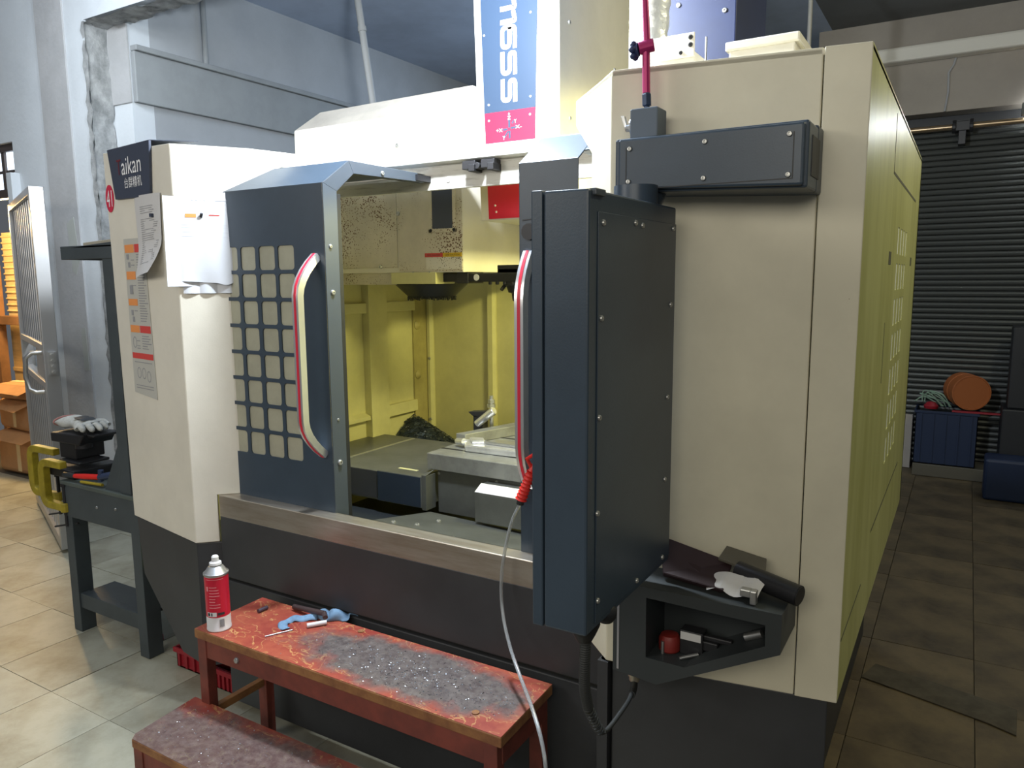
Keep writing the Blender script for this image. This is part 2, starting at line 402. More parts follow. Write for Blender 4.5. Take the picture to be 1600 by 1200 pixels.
def curve(pts, k=8):
    """Catmull-Rom through points"""
    P = [Vector(p) for p in pts]; P = [P[0]*2-P[1]] + P + [P[-1]*2-P[-2]]; out = []
    for i in range(1, len(P)-2):
        for j in range(k):
            t = j/k
            out.append(0.5*((2*P[i])+(P[i+1]-P[i-1])*t+(2*P[i-1]-5*P[i]+4*P[i+1]-P[i+2])*t*t+(3*P[i]-P[i-1]-3*P[i+1]+P[i+2])*t**3))
    out.append(P[-2]); return out
# ================================================================ SETTING
fl = MB(); fl.box(-9.0, 3.5, -2.5, 8.5, -0.10, -0.012)  # most coordinates from here on were worked out offline from image pixel positions
floor = struct('floor', fl, M['grout'])
tb = MB(); tb.box(-0.1935, 0.1935, -0.2085, 0.2085, -0.02, 0.0)
tme = bpy.data.meshes.new('tile'); tme.from_pydata([tuple(v) for v in tb.v], [], tb.f); tme.materials.append(M['tile'])
tmo = tme.copy(); tmo.materials.clear(); tmo.materials.append(M['tile_oily_dim'])
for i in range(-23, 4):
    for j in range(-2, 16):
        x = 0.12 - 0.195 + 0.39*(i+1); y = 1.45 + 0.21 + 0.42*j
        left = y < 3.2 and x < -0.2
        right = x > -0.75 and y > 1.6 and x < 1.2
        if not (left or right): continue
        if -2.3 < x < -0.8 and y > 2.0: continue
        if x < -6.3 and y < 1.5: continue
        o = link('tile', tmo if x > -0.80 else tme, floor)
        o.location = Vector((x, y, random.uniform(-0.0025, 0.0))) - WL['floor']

# front-left wall with its broken end, the doorway and the head beam
def rough_face(mb, fn, nu, nv, amp):
    rr = [[random.uniform(-1, 1) for _ in range(nv+1)] for _ in range(nu+1)]
    def g(u, v):
        i = round(u*nu); j = round(v*nv); p, n = fn(u, v)
        return Vector(p) + Vector(n)*amp*rr[i][j]
    mb.grid(g, nu, nv)
w = MB()
w.box(-5.80, -4.83, 2.90, 3.05, 0, 3.6)
w.box(-8.0, -5.80, 2.90, 3.05, 2.57, 3.6)
w.box(-8.0, -6.95, 2.90, 3.05, 0, 2.57)
w.box(-4.83, 0.6, 2.90, 3.05, 3.21, 3.6)
w.box(-5.80, -5.74, 2.84, 2.90, 0, 2.35)
wl = struct('wall_left', w, M['wall'])
rf = MB()
rough_face(rf, lambda u, v: ((-4.815, 2.895+0.15*u, 0.0+3.20*v), (1, 0, 0)), 4, 60, 0.014)
rough_face(rf, lambda u, v: ((-4.83+5.4*v, 2.895+0.15*u, 3.19), (0, 0, 1)), 4, 90, 0.014)
rough_face(rf, lambda u, v: ((-4.85+0.045*u, 2.892, 3.2*v), (0, 1, 0.2)), 2, 60, 0.010)
build('broken_edge', rf, M['rough'], wl, smooth=30)
t = MB(); t.box(-5.36, -5.045, 2.888, 2.90, 0, 3.6)
struct('trim_1', t, M['cement'])
# strips of old tape and a wire hook on the wall
t = MB(); t.prism([(-5.185, 2.886, 1.98), (-5.10, 2.886, 2.02), (-5.07, 2.886, 1.74), (-5.12, 2.886, 1.64), (-5.155, 2.886, 1.66)], (0, 0.002, 0)); 
t.prism([(-5.12, 2.886, 1.28), (-5.07, 2.886, 1.29), (-5.06, 2.886, 1.0), (-5.12, 2.886, 1.0)], (0, 0.002, 0))
build('old_tape', t, mat('old tape', (0.42, 0.44, 0.41), 0.3), wl)
t = MB(); t.tube([(-5.60, 2.89, 2.09), (-5.585, 2.87, 2.10), (-5.56, 2.868, 2.07), (-5.53, 2.87, 1.99)], 0.006, 6); t.tube([(-5.60, 2.885, 2.07), (-5.585, 2.872, 2.05), (-5.575, 2.87, 1.99)], 0.006, 6); t.ball((-5.59, 2.872, 2.08), 0.018, 8)
build('wire_hook', t, M['black'], wl)
# pier and side wall of the rear bay
t = MB(); t.box(-4.90, -4.62, 3.05, 3.20, 0, 3.6)
struct('trim_2', t, M['wall'])
t = MB(); t.box(-4.83, -4.615, 3.04, 3.05, 2.72, 3.2)
build('bare_patch', t, M['cement'], bpy.data.objects['trim_2'])
t = MB(); t.box(-4.80, -4.62, 3.2, 7.5, 0, 3.6)
struct('wall_side', t, M['wall_rear'])
t = MB(); t.box(-4.62, -4.58, 3.06, 7.5, 2.72, 3.03); t.box(-4.62, -4.555, 3.06, 7.5, 3.03, 3.065)
struct('trim_3', t, M['beam'], bevel=0.006)
t = MB(); t.cyl((-4.59, 3.60, 3.03), (-4.59, 3.60, 3.6), 0.018, n=10)
struct('trim_4', t, M['beam'])
t = MB(); t.box(-4.8, -0.9, 7.5, 7.65, 0, 3.6)
struct('wall_back', t, M['wall_rear'])
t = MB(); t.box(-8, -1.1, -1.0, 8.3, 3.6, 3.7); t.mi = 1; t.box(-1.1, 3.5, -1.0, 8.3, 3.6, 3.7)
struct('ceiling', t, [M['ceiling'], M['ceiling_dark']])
# right bay: wall above the roller shutter, lintel, cable, shutter
t = MB(); t.box(-1.2, 3.2, 7.0, 7.2, 2.86, 3.6); t.box(-1.2, -0.78, 7.0, 7.2, 0, 2.86)
struct('wall_right', t, M['wall_right'])
t = MB(); t.box(-1.2, 3.2, 6.86, 7.0, 3.25, 3.36)
struct('trim_5', t, M['lintel'], bevel=0.02)
t = MB(); t.tube([(-0.195, 6.99, 3.27), (-0.21, 6.99, 3.2), (-0.24, 6.99, 3.15), (-0.235, 6.99, 3.0), (-0.25, 6.99, 2.86)], 0.008, 6)
build('wall_cable', t, M['cement'], bpy.data.objects['wall_right'])
t = MB(); t.box(-0.78, 3.2, 7.22, 7.26, 0, 2.9)
sh = struct('door_1', t, M['black'])
sl = MB()
prof = [(0, 0), (-0.010, 0.008), (-0.015, 0.021), (-0.010, 0.034), (0, 0.041), (0.010, 0.036), (0.010, 0.006)]
sl.prism([(-0.78, 7.10+a, b) for a, b in prof], (3.0, 0, 0))
sme = bpy.data.meshes.new('slat'); sme.from_pydata([tuple(v) for v in sl.v], [], sl.f); sme.materials.append(M['shutter'])
for i in range(60):
    o = link('slat', sme, sh); o.location = Vector((0, 0, 0.04+0.0448*i)) - WL['door_1']
t = MB(); t.cyl((-0.9, 6.98, 2.735), (2.5, 6.98, 2.735), 0.022, n=14)
build('roller_shaft', t, M['pipe_metal'], sh, smooth=40)
for x in (-0.12,):
    t = MB(); t.cyl((x-0.07, 6.98, 2.735), (x-0.045, 6.98, 2.735), 0.05); t.cyl((x+0.045, 6.98, 2.735), (x+0.07, 6.98, 2.735), 0.05); t.box(x-0.05, x+0.05, 6.95, 7.05, 2.70, 2.77); t.box(x-0.025, x+0.025, 6.97, 7.1, 2.60, 2.72)
    build('shaft_bearing', t, M['dark_metal'], sh, bevel=0.003)
# tube lamp hung far back on the right
t = MB(); t.cyl((0.275, 6.93, 2.79), (1.45, 6.93, 2.79), 0.020, n=12)
fx = thing('tube_lamp', (0.85, 6.93, 2.79), 'lit white tube lamp hanging before the roller shutter at the right edge', 'lamp')
build('tube', t, M['bulb'], fx, smooth=40)
t = MB(); t.box(0.25, 1.47, 6.91, 6.95, 2.82, 2.85); t.box(0.25, 0.272, 6.90, 6.96, 2.765, 2.85); t.cyl((0.4, 6.93, 2.85), (0.4, 6.93, 3.6), 0.004, n=6); t.cyl((1.3, 6.93, 2.85), (1.3, 6.93, 3.6), 0.004, n=6)
build('lamp_housing', t, M['shutter'], fx)
# hung conduits
t = MB(); t.cyl((-3.425, 3.8, 3.6), (-3.05, 3.8, 1.2), 0.022, n=12); t.cyl((-3.356, 3.8, 3.16), (-3.351, 3.8, 3.13), 0.027, n=12)
tag(build('conduit', t, mat('pale conduit', (0.36, 0.37, 0.37), 0.5), smooth=40), 'pale pipe slanting down from the ceiling behind the machine', 'pipe')
t = MB(); t.cyl((-0.915, 5.0, 3.6), (-0.915, 5.0, 1.5), 0.013, n=10)
tag(build('hanging_rod', t, mat('pale rod', (0.32, 0.31, 0.28), 0.5), smooth=40), 'thin vertical rod hanging from the ceiling behind the right cabinet top', 'rod')

# barred gate swung open against the wall
gd = Vector((-0.930, 0.367, 0)); gn = Vector((0.367, 0.930, 0)); g0 = Vector((-4.514, 2.317, 0))
def G(s, t_, z): return g0 + gd*s + gn*t_ + Vector((0, 0, z))
def gbox(mb, s0, s1, t0, t1, z0, z1):
    mb.prism([G(s0, t0, z0), G(s1, t0, z0), G(s1, t1, z0), G(s0, t1, z0)], (0, 0, z1-z0))
t = MB(); gbox(t, 0, 0.05, 0, 0.075, 0.02, 2.127); gbox(t, 1.28, 1.33, 0, 0.075, 0.02, 2.127)
gbox(t, 0.05, 1.28, 0, 0.06, 2.08, 2.127); gbox(t, 0.05, 1.28, 0, 0.06, 0.02, 0.08); gbox(t, 0.05, 1.28, 0.0, 0.06, 1.20, 1.24); gbox(t, 0.05, 1.28, 0.0, 0.06, 0.98, 1.02)
gate = struct('door_2', t, M['gate'], bevel=0.004)
bb = MB(); bb.cyl((0, 0, 0), (0, 0, 1), 0.013, n=8)
for k in range(11):
    s = 0.05 + 1.23*(k+0.6)/11
    for z0, z1 in ((1.24, 2.08), (0.08, 0.98)):
        m_ = MB(); m_.cyl(G(s, 0.03, z0), G(s, 0.03, z1), 0.013, n=8)
        build('bar', m_, M['gate'], gate, smooth=50)
t = MB(); gbox(t, 0.05, 0.55, 0.015, 0.045, 1.02, 1.20)
build('lock_plate', t, M['gate'], gate)
t = MB(); gbox(t, -0.035, 0.0, 0.02, 0.06, 1.07, 1.20)
for k in range(4): t.cyl(G(-0.035, 0.04, 1.085+0.033*k), G(-0.06, 0.04, 1.085+0.033*k), 0.010, n=8)
build('lock_bolt', t, M['steel'], gate)
t = MB(); t.tube([G(0.10, -0.0, 1.19), G(0.10, -0.05, 1.19), G(0.12, -0.08, 1.16), G(0.14, -0.085, 1.05), G(0.13, -0.07, 0.98), G(0.11, -0.04, 0.96), G(0.10, 0.0, 0.96)], 0.013, 8)
build('handle', t, M['steel'], gate, smooth=50)
# transom window over the doorway
t = MB(); t.box(-6.95, -5.80, 2.93, 2.99, 2.20, 2.26); t.box(-6.95, -5.80, 2.93, 2.99, 2.52, 2.57); t.box(-5.86, -5.80, 2.93, 2.99, 2.26, 2.52); t.box(-6.05, -6.01, 2.94, 2.98, 2.26, 2.52); t.box(-6.95, -5.86, 2.95, 2.97, 2.375, 2.395); t.box(-6.55, -6.51, 2.94, 2.98, 2.26, 2.52)
wn = struct('window_1', t, mat('brown window frame', (0.07, 0.055, 0.05), 0.5))
for x0, x1 in ((-6.01, -5.86), (-6.51, -6.05), (-6.95, -6.55)):
    for z0, z1 in ((2.26, 2.375), (2.395, 2.52)):
        m_ = MB(); m_.box(x0, x1, 2.957, 2.963, z0, z1); build('pane', m_, M['sky_glass'], wn)
# store room beyond: cartons and pale boards
t = MB(); t.box(-8.9, -5.0, 5.2, 5.3, 0, 3.4)
struct('wall_store', t, M['wall'])
t = MB(); t.box(-7.75, -6.90, 3.70, 4.2, 1.205, 2.05)
tag(build('corrugated_board', t, M['board'], bevel=0.004), 'pale ribbed board standing tall behind the gate, upper one', 'board')
for k in range(13):
    m_ = MB(); m_.cyl((-7.75, 3.698, 1.33+0.057*k), (-6.90, 3.698, 1.33+0.057*k), 0.010, n=8)
    build('board_rib', m_, M['board'], bpy.data.objects['corrugated_board'], smooth=60)
t = MB(); t.box(-7.75, -6.95, 3.70, 4.2, 0.0, 1.20); t.box(-7.75, -6.95, 3.69, 3.71, 0.76, 0.80)
tag(build('wooden_board', t, mat('ochre board', (0.62, 0.42, 0.18), 0.8, var=0.2, stretch=(1, 1, 12)), bevel=0.004), 'ochre board below the ribbed board behind the gate', 'board')
t = MB(); t.box(-7.00, -6.94, 3.56, 3.64, 0.0, 2.05); t.box(-7.75, -6.94, 3.56, 3.64, 1.21, 1.29); t.box(-7.75, -7.69, 3.56, 3.64, 0.0, 1.9)
tag(build('timber_rack', t, mat('brown timber', (0.24, 0.12, 0.05), 0.8, var=0.3), bevel=0.004), 'brown timber rack in front of the pale boards', 'rack')
def carton(x0, x1, y0, y1, z0, z1, lab, rz):
    t = MB(); n = 5
    cx, cy = (x0+x1)/2, (y0+y1)/2
    t.box(x0, x1, y0, y1, z0, z1)
    R = Matrix.Translation((cx, cy, 0)) @ Matrix.Rotation(rz, 4, 'Z') @ Matrix.Translation((-cx, -cy, 0))
    t.xf(R)
    c = build('carton', t, M['cardboard'], bevel=0.045, seg=3)
    tag(c, lab, 'box', 'cardboard cartons past the gate')
    t = MB(); t.box(x0+0.02, x1-0.02, (y0+y1)/2-0.03, (y0+y1)/2+0.03, z1, z1+0.003); t.box((x0+x1)/2-0.025, (x0+x1)/2+0.025, y0-0.003, y0, z0+0.03, z1-0.05); t.xf(R)
    build('packing_tape', t, M['board'], c)
    t = MB(); t.prism([(x0+0.03, y0-0.002, z1-0.01), (x1-0.03, y0-0.002, z1-0.015), (x1-0.10, y0-0.09, z1-0.07), (x0+0.08, y0-0.08, z1-0.06)], (0, 0.004, 0.004)); t.xf(R)
    build('flap', t, M['cardboard'], c)
carton(-7.02, -6.40, 3.17, 3.50, 0.0, 0.36, 'brown carton on the floor past the gate, bottom of the stack', 0.05)
carton(-7.05, -6.44, 3.19, 3.50, 0.368, 0.62, 'brown carton in the middle of the stack past the gate', -0.06)
carton(-6.98, -6.42, 3.18, 3.48, 0.628, 0.76, 'brown carton on top of the stack past the gate', 0.10)
# ================================================================ MACHINING CENTRE
mc = thing('machining_center', (-1.5, 2.6, 0.0), 'large cream and slate machining center with open sliding doors', 'machine')
YB = 1.738  # machine coordinates were scaled about the camera beforehand, then entered as plain values
f0 = Vector((-2.357, 1.679, 0)); o0 = Vector((-2.869, 1.769, 0))
def LP(s, z, off=0.0):          # point on the left front panel, s = 0 at the fold, 1 at the outer edge
    d = (o0-f0); n = Vector((d.y, -d.x, 0)).normalized()
    if n.y > 0: n = -n
    return f0 + d*s + n*off + Vector((0, 0, z))
nd = Vector((0.167, 0.162, 0)).normalized(); nn = Vector((nd.y, -nd.x, 0))
def NP(s, z, off=0.0): return f0 + nd*s + nn*off + Vector((0, 0, z))    # left niche face
rf0 = Vector((-0.719, 1.645, 0)); ro0 = Vector((-0.194, 1.730, 0))
def RP(x, z, off=0.0):
    k = (x-rf0.x)/(ro0.x-rf0.x); d = ro0-rf0; n = Vector((d.y, -d.x, 0)).normalized()
    return rf0 + d*k + n*off + Vector((0, 0, z))
ZT = 2.061
# -- left front column
t = MB()
t.prism([LP(0, 0.65), LP(1, 0.65), LP(1.055, 2.088), LP(0, ZT)], (0.004, 0.025, 0))
t.prism([NP(0, 0.65), NP(0.083, 0.65), NP(0.083, 0.826), NP(0.185, 0.826), NP(0.205, 1.90), NP(0.36, 1.99), NP(0.60, 1.99), NP(0.80, 1.965), NP(0.80, 1.985), NP(0.54, 2.013), NP(0.41, 2.038), NP(0.255, 2.052), NP(0, ZT)], -nn*0.025)
t.prism([LP(0, 2.055), LP(1, 2.08), LP(1, 2.08)+Vector((0, 1.75, 0)), LP(0.45, 2.06)+Vector((0, 1.8, 0)), LP(0.25, 2.055)+Vector((0, 0.55, 0))], (0, 0, 0.006))
build('left_column', t, M['cream'], mc, bevel=0.003)
t = MB(); t.box(-2.865, -2.85, 1.785, 3.55, 0.65, 2.07)
build('left_side_panel', t, M['cream'], mc, bevel=0.003)
# -- logo plate
t = MB(); t.prism([LP(0.93, 2.090, 0.002), LP(0.245, 2.086, 0.002), LP(0.285, 1.897, 0.002), LP(0.845, 1.905, 0.002)], (LP(0, 0, 0.008)-LP(0, 0, 0)))
t.prism([LP(0.93, 2.090, 0.006), LP(0.245, 2.086, 0.006), LP(0.245, 2.088, 0.006)+Vector((0.10, 0.12, 0)), LP(0.93, 2.092, 0.006)+Vector((0.10, 0.12, 0))], (0, 0, 0.002))
lp = build('logo_plate', t, M['logo_plate'], mc, label='dark plate with the maker lettering')
Rt = (LP(0, 0)-LP(1, 0)).normalized(); Up = Vector((0, 0, 1))
text('lettering', 'aikan', M['white_print'], LP(0.545, 2.018, 0.0105), Rt, Up, 0.162, 0.062, lp)
text('lettering', 'T', mat('dark red letter', (0.14, 0.012, 0.02), 0.5), LP(0.745, 2.018, 0.0105), Rt, Up, 0.035, 0.055, lp)
text('lettering', '台群精机', M['white_print'], LP(0.53, 1.957, 0.0105), Rt, Up, 0.145, 0.038, lp)
# -- round 41 sticker
t = MB(); ring = [LP(0.985, 1.914, 0.001) + Rt*0.037*math.cos(a) + Up*0.052*math.sin(a) for a in [2*PI*i/24 for i in range(24)]]
t.prism(ring, LP(0, 0, 0.0012)-LP(0, 0, 0))
st = build('round_sticker', t, M['label_red'], mc, label='round red sticker numbered 41')
text('lettering', '41', M['white_print'], LP(0.985, 1.914, 0.0026), Rt, Up, 0.048, 0.062, st)
# -- tall warning label
def lq(mb, s0, s1, z0, z1, off): mb.prism([LP(s1, z0, off), LP(s0, z0, off), LP(s0, z1, off), LP(s1, z1, off)], LP(0, 0, 0.0006)-LP(0, 0, 0))
t = MB(); t.prism([LP(0.805, 1.757, 0.0008), LP(0.47, 1.757, 0.0008), LP(0.43, 1.157, 0.0008), LP(0.80, 1.171, 0.0008)], LP(0, 0, 0.001)-LP(0, 0, 0))
wlab = build('warning_label', t, M['film'], mc, label='tall grey warning label with orange and red bands')
LW = (0.79, 0.63, 0.62, 0.46)
for z0, z1, k in [(1.705, 1.735, 0), (1.605, 1.635, 0), (1.507, 1.532, 0), (1.405, 1.432, 0), (1.705, 1.735, 1), (1.405, 1.432, 1), (1.305, 1.327, 2)]:
    t = MB(); lq(t, (0.64, 0.46, 0.45)[k], (0.79, 0.63, 0.79)[k], z0, z1, 0.002)
    build('orange_band' if k == 0 else 'red_band', t, M['orange_print'] if k == 0 else M['pink_red'], wlab)
t = MB(); random.seed(3)
z = 1.695
while z > 1.335:
    if not (1.40 < z < 1.44): lq(t, 0.46+random.uniform(0, 0.07), 0.61, z, z+0.0035, 0.002)
    if random.random() < 0.45 and not any(a-0.005 < z < b+0.005 for a, b in ((1.6, 1.64), (1.5, 1.535), (1.4, 1.435))): lq(t, 0.65, 0.70, z, z+0.003, 0.002)
    z -= 0.0095
for z in (1.29, 1.20, 1.19): lq(t, 0.48, 0.76, z, z+0.003, 0.002)
tag(build('fine_print', t, M['grey_print'], wlab), kind='stuff')
t = MB()
for z, s in ((1.68, 0.77), (1.65, 0.75), (1.565, 0.74), (1.470, 0.755), (1.445, 0.74)): lq(t, s-0.035, s, z, z+0.02, 0.002)
lq(t, 0.70, 0.75, 1.55, 1.583, 0.0025)
for k in range(9):
    a = 2*PI*k/9
for c in ((0.735, 1.367), (0.70, 1.25), (0.62, 1.25), (0.54, 1.24)):
    for k in range(16):
        a0 = 2*PI*k/16; a1 = 2*PI*(k+1)/16; cc = LP(c[0], c[1], 0.002)
        t.poly([cc+Rt*0.017*math.cos(a0)+Up*0.022*math.sin(a0), cc+Rt*0.017*math.cos(a1)+Up*0.022*math.sin(a1), cc+Rt*0.013*math.cos(a1)+Up*0.018*math.sin(a1), cc+Rt*0.013*math.cos(a0)+Up*0.018*math.sin(a0)])
build('pictograms', t, M['grey_print'], wlab)
# -- dark base under the left column
t = MB(); t.prism([LP(0, 0.648, -0.004), LP(0.975, 0.648, -0.004), LP(0.915, 0.41, -0.004), LP(0.34, 0.17, -0.004), LP(0, 0.17, -0.004)], (0.004, 0.02, 0))
t.prism([NP(0, 0.648, -0.004), NP(0.1, 0.648, -0.004), NP(0.1, 0.17, -0.004), NP(0, 0.17, -0.004)], -nn*0.02)
build('left_base', t, M['navy_base'], mc, bevel=0.003)
# -- front base panels and sill
t = MB(); t.box(-2.292, -0.72, YB, YB+0.03, 0.518, 0.75)
build('front_panel', t, M['navy_base'], mc, bevel=0.004, label='upper dark front panel under the sill')
t = MB(); t.box(-2.292, -0.72, YB+0.004, YB+0.03, 0.03, 0.506)
build('front_panel', t, M['navy_base'], mc, bevel=0.004, label='lower dark front panel behind the step')
t = MB(); t.prism([(-2.292, YB, 0.747), (-2.292, YB, 0.826), (-2.292, YB+0.062, 0.826), (-2.292, YB+0.062, 0.815), (-2.292, YB+0.008, 0.815), (-2.292, YB+0.008, 0.747)], (1.46, 0, 0))
t.box(-2.292, -0.832, YB+0.055, YB+0.062, 0.70, 0.826)
build('door_sill', t, M['steel_sill'], mc, bevel=0.0025)
# -- right cabinet
t = MB()
XS = -0.284
t.prism([RP(-0.719, 0.65), RP(XS, 0.65), RP(XS, 2.061), RP(-0.719, 2.061)], (-0.003, 0.02, 0))
rd = Vector((-0.169, 0.160, 0)).normalized(); rn = Vector((-rd.y, rd.x, 0))
if rn.y > 0: rn = -rn
def CP(s, z): return rf0 + rd*s + Vector((0, 0, z))
t.prism([CP(0, 0.65), CP(0, 2.061), CP(0.233, 2.038), CP(0.232, 1.982), CP(0.122, 1.898), CP(0.122, 0.65)], -rn*0.02)
t.prism([RP(-0.719, 2.045), RP(-0.194, 2.045), (-0.194, 3.55, 2.045), (-0.62, 3.55, 2.045), CP(0.233, 2.03)], (0, 0, 0.014))
build('cabinet_front', t, M['cream_front'], mc, bevel=0.003)
t = MB(); t.prism([RP(XS+0.002, 0.65, 0.004), RP(-0.194, 0.65, 0.004), RP(-0.194, 2.061, 0.004), RP(XS+0.002, 2.061, 0.004)], (-0.003, 0.02, 0))
build('corner_strip', t, M['cream_front'], mc, bevel=0.002)
# right side wall with punched vent slots
slots_y = [2.60 + 0.105*k for k in range(4)]; slot_w = 0.055; pitch = 0.109
slots_z = [1.664 - pitch*k for k in range(7)]; slot_h = 0.081
t = MB(); XR = -0.194
ys = [1.730]; 
for y in slots_y: ys += [y, y+slot_w]
ys += [3.55]
zs = [0.65]
for z in reversed(slots_z): zs += [z, z+slot_h]
zs += [2.061]
for i in range(len(ys)-1):
    for j in range(len(zs)-1):
        if i % 2 == 1 and j % 2 == 1:
            y0, y1, z0, z1 = ys[i], ys[i+1], zs[j], zs[j+1]
            t.poly([(XR, y0, z0), (XR-0.015, y0, z0), (XR-0.015, y0, z1), (XR, y0, z1)]); t.poly([(XR, y1, z0), (XR, y1, z1), (XR-0.015, y1, z1), (XR-0.015, y1, z0)])
            t.poly([(XR, y0, z0), (XR, y1, z0), (XR-0.015, y1, z0), (XR-0.015, y0, z0)]); t.poly([(XR, y0, z1), (XR-0.015, y0, z1), (XR-0.015, y1, z1), (XR, y1, z1)])
            continue
        t.poly([(XR, ys[i], zs[j]), (XR, ys[i+1], zs[j]), (XR, ys[i+1], zs[j+1]), (XR, ys[i], zs[j+1])])
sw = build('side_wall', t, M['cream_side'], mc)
vm = mat('pale light in vent slot', (0.88, 0.92, 0.84), 0.5)  # pale fill stands in for light passing through the slots
for y in slots_y:
    for z in slots_z:
        m_ = MB(); m_.box(XR-0.008, XR-0.002, y, y+slot_w, z, z+slot_h)
        build('vent_slot', m_, vm, sw)
t = MB(); g = 0.0006
t.box(XR, XR+g, 2.34, 3.30, 1.872, 1.880); t.box(XR, XR+g, 2.34, 2.348, 1.875, 2.03)
t.box(XR, XR+g, 2.33, 2.338, 1.30, 1.47); t.box(XR, XR+g, 2.29, 3.22, 0.878, 0.885); t.box(XR, XR+g, 1.74, 2.10, 0.790, 0.796)
t.box(XR, XR+0.001, 2.337, 2.40, 1.63, 1.665); t.box(XR, XR+0.001, 3.20, 3.26, 1.635, 1.665)
build('panel_joint', t, mat('dark joint', (0.10, 0.10, 0.06), 0.7), sw)
t = MB(); t.box(-0.60, -0.194, 3.52, 3.55, 0.65, 2.061); t.box(-2.87, -0.6, 3.50, 3.53, 0.5, 1.70)
build('rear_panel', t, M['cream'], mc)
# right base
t = MB(); t.prism([RP(-0.705, 0.03, -0.008), RP(-0.212, 0.03, -0.008), RP(-0.212, 0.648, -0.008), RP(-0.705, 0.648, -0.008)], (-0.003, 0.02, 0))
build('right_base', t, M['navy_base'], mc, bevel=0.003)
t = MB(); t.box(-0.74, -0.712, 1.64, 1.74, 0.03, 0.648); t.cyl((-0.725, 1.66, 0.03), (-0.725, 1.66, 0.648), 0.012)
build('base_post', t, M['navy_base'], mc)
t = MB(); t.box(-0.70, -0.30, 1.80, 3.48, 0.04, 0.648)
build('machine_bed', t, M['navy_base'], mc)
t = MB()
for x, y in ((-0.30, 1.80), (-0.42, 2.35), (-0.42, 3.2), (-2.18, 1.95)): t.cyl((x, y, 0.0), (x, y, 0.03), 0.045); t.cyl((x, y, 0.03), (x, y, 0.13), 0.02)
build('levelling_foot', t, M['dark_metal'], mc, smooth=40)

# -- arm box on the right cabinet
t = MB()
t.prism([(-0.658, 1.54, 1.889), (-0.282, 1.54, 1.887), (-0.282, 1.54, 1.770), (-0.658, 1.54, 1.785)], (0, 0.012, 0))
t.prism([(-0.670, 1.552, 1.892), (-0.276, 1.552, 1.892), (-0.276, 1.552, 1.766), (-0.670, 1.552, 1.78)], (0, 0.10, 0))
t.prism([(-0.672, 1.65, 1.892), (-0.276, 1.65, 1.898), (-0.276, 1.65, 1.766), (-0.672, 1.65, 1.78)], (0, 0.063, 0))
ab = build('arm_box', t, M['navy'], mc, bevel=0.005)
t = MB(); t.box(-0.2765, -0.2745, 1.585, 1.665, 1.792, 1.868)
build('slot_opening', t, M['black'], ab)
for x, z in ((-0.631, 1.867), (-0.471, 1.867), (-0.309, 1.866), (-0.633, 1.800), (-0.472, 1.796), (-0.309, 1.791)): screw((x, 1.539, z), (0, -1, 0), 0.0055, ab)
t = MB(); z0 = 1.7915
t.box(-0.640, -0.300, 1.5392, 1.5402, 1.783, 1.785); t.box(-0.302, -0.300, 1.5392, 1.5402, 1.785, 1.87); t.box(-0.640, -0.638, 1.5392, 1.5402, 1.79, 1.87)
build('cover_joint', t, M['black'], ab)

# -- sliding doors
def door_leaf(xa, xb, xs_w, name_label, windows):
    d = MB()
    return d
YD = 1.792; ZD0 = 0.70; ZD1 = 1.903; ZB = 1.985; YBv = 1.914; YH = 2.335
# left leaf: sheet with rounded window openings
cols = [(-2.258, -2.185), (-2.168, -2.095), (-2.077, -2.003), (-1.985, -1.909)]
cx = [(-2.2575, -2.183), (-2.167, -2.093), (-2.0755, -1.9985), (-1.984, -1.907)]
rows = [(1.633 - 0.0925*k, 1.713 - 0.0925*k) for k in range(8)]
d = MB()
XA, XB = -2.26, -1.770
xsl = [XA]
for a, b in cx[1:]: xsl += [a, b]
xsl = [XA, -2.255] + [v for ab_ in cx for v in ab_][1:] + [XB]
xsl = [XA] + [v for ab_ in cx for v in ab_] + [XB]
zsl = [ZD0] + [v for r in reversed(rows) for v in r] + [ZD1]
for i in range(len(xsl)-1):
    for j in range(len(zsl)-1):
        x0, x1, z0, z1 = xsl[i], xsl[i+1], zsl[j], zsl[j+1]
        if i % 2 == 1 and j % 2 == 1:
            r = 0.012; k = 4; ring = []
            for (qx, qz, a0) in ((x1-r, z1-r, 0), (x0+r, z1-r, 90), (x0+r, z0+r, 180), (x1-r, z0+r, 270)):
                ring.append([(qx+r*math.cos(math.radians(a0+90*m_/k)), YD, qz+r*math.sin(math.radians(a0+90*m_/k))) for m_ in range(k+1)])
            cor = [(x1, YD, z1), (x0, YD, z1), (x0, YD, z0), (x1, YD, z0)]
            for q in range(4):
                for m_ in range(k): d.poly([cor[q], ring[q][m_+1], ring[q][m_]])
                d.poly([cor[q], cor[(q+1) % 4], ring[(q+1) % 4][0], ring[q][k]])
            allr = [p for rr in ring for p in rr]
            for q in range(len(allr)):
                a = allr[q]; b = allr[(q+1) % len(allr)]
                d.poly([a, b, (b[0], YD+0.006, b[2]), (a[0], YD+0.006, a[2])])
        else: d.poly([(x0, YD, z0), (x1, YD, z0), (x1, YD, z1), (x0, YD, z1)])
d.poly([(XA-0.2*0, YD, ZD1), (XB, YD, ZD1), (XB, YBv, ZB), (XA, YBv, ZB)])
d.poly([(XA, YBv, ZB), (XB, YBv, ZB), (XB, YH, ZB), (XA, YH, ZB)])
d.poly([(XA, YD+0.008, ZD0), (XB, YD+0.008, ZD0), (XB, YD+0.008, 0.97), (XA, YD+0.008, 0.97)])
ld = build('sliding_door', d, M['navy'], mc, label='left sliding door with a grid of windows')
t = MB()
for a, b in cx:
    for z0, z1 in rows:
        m_ = MB(); m_.box(a-0.003, b+0.003, YD+0.0045, YD+0.009, z0-0.003, z1+0.003); build('window_pane', m_, M['pane'], ld)
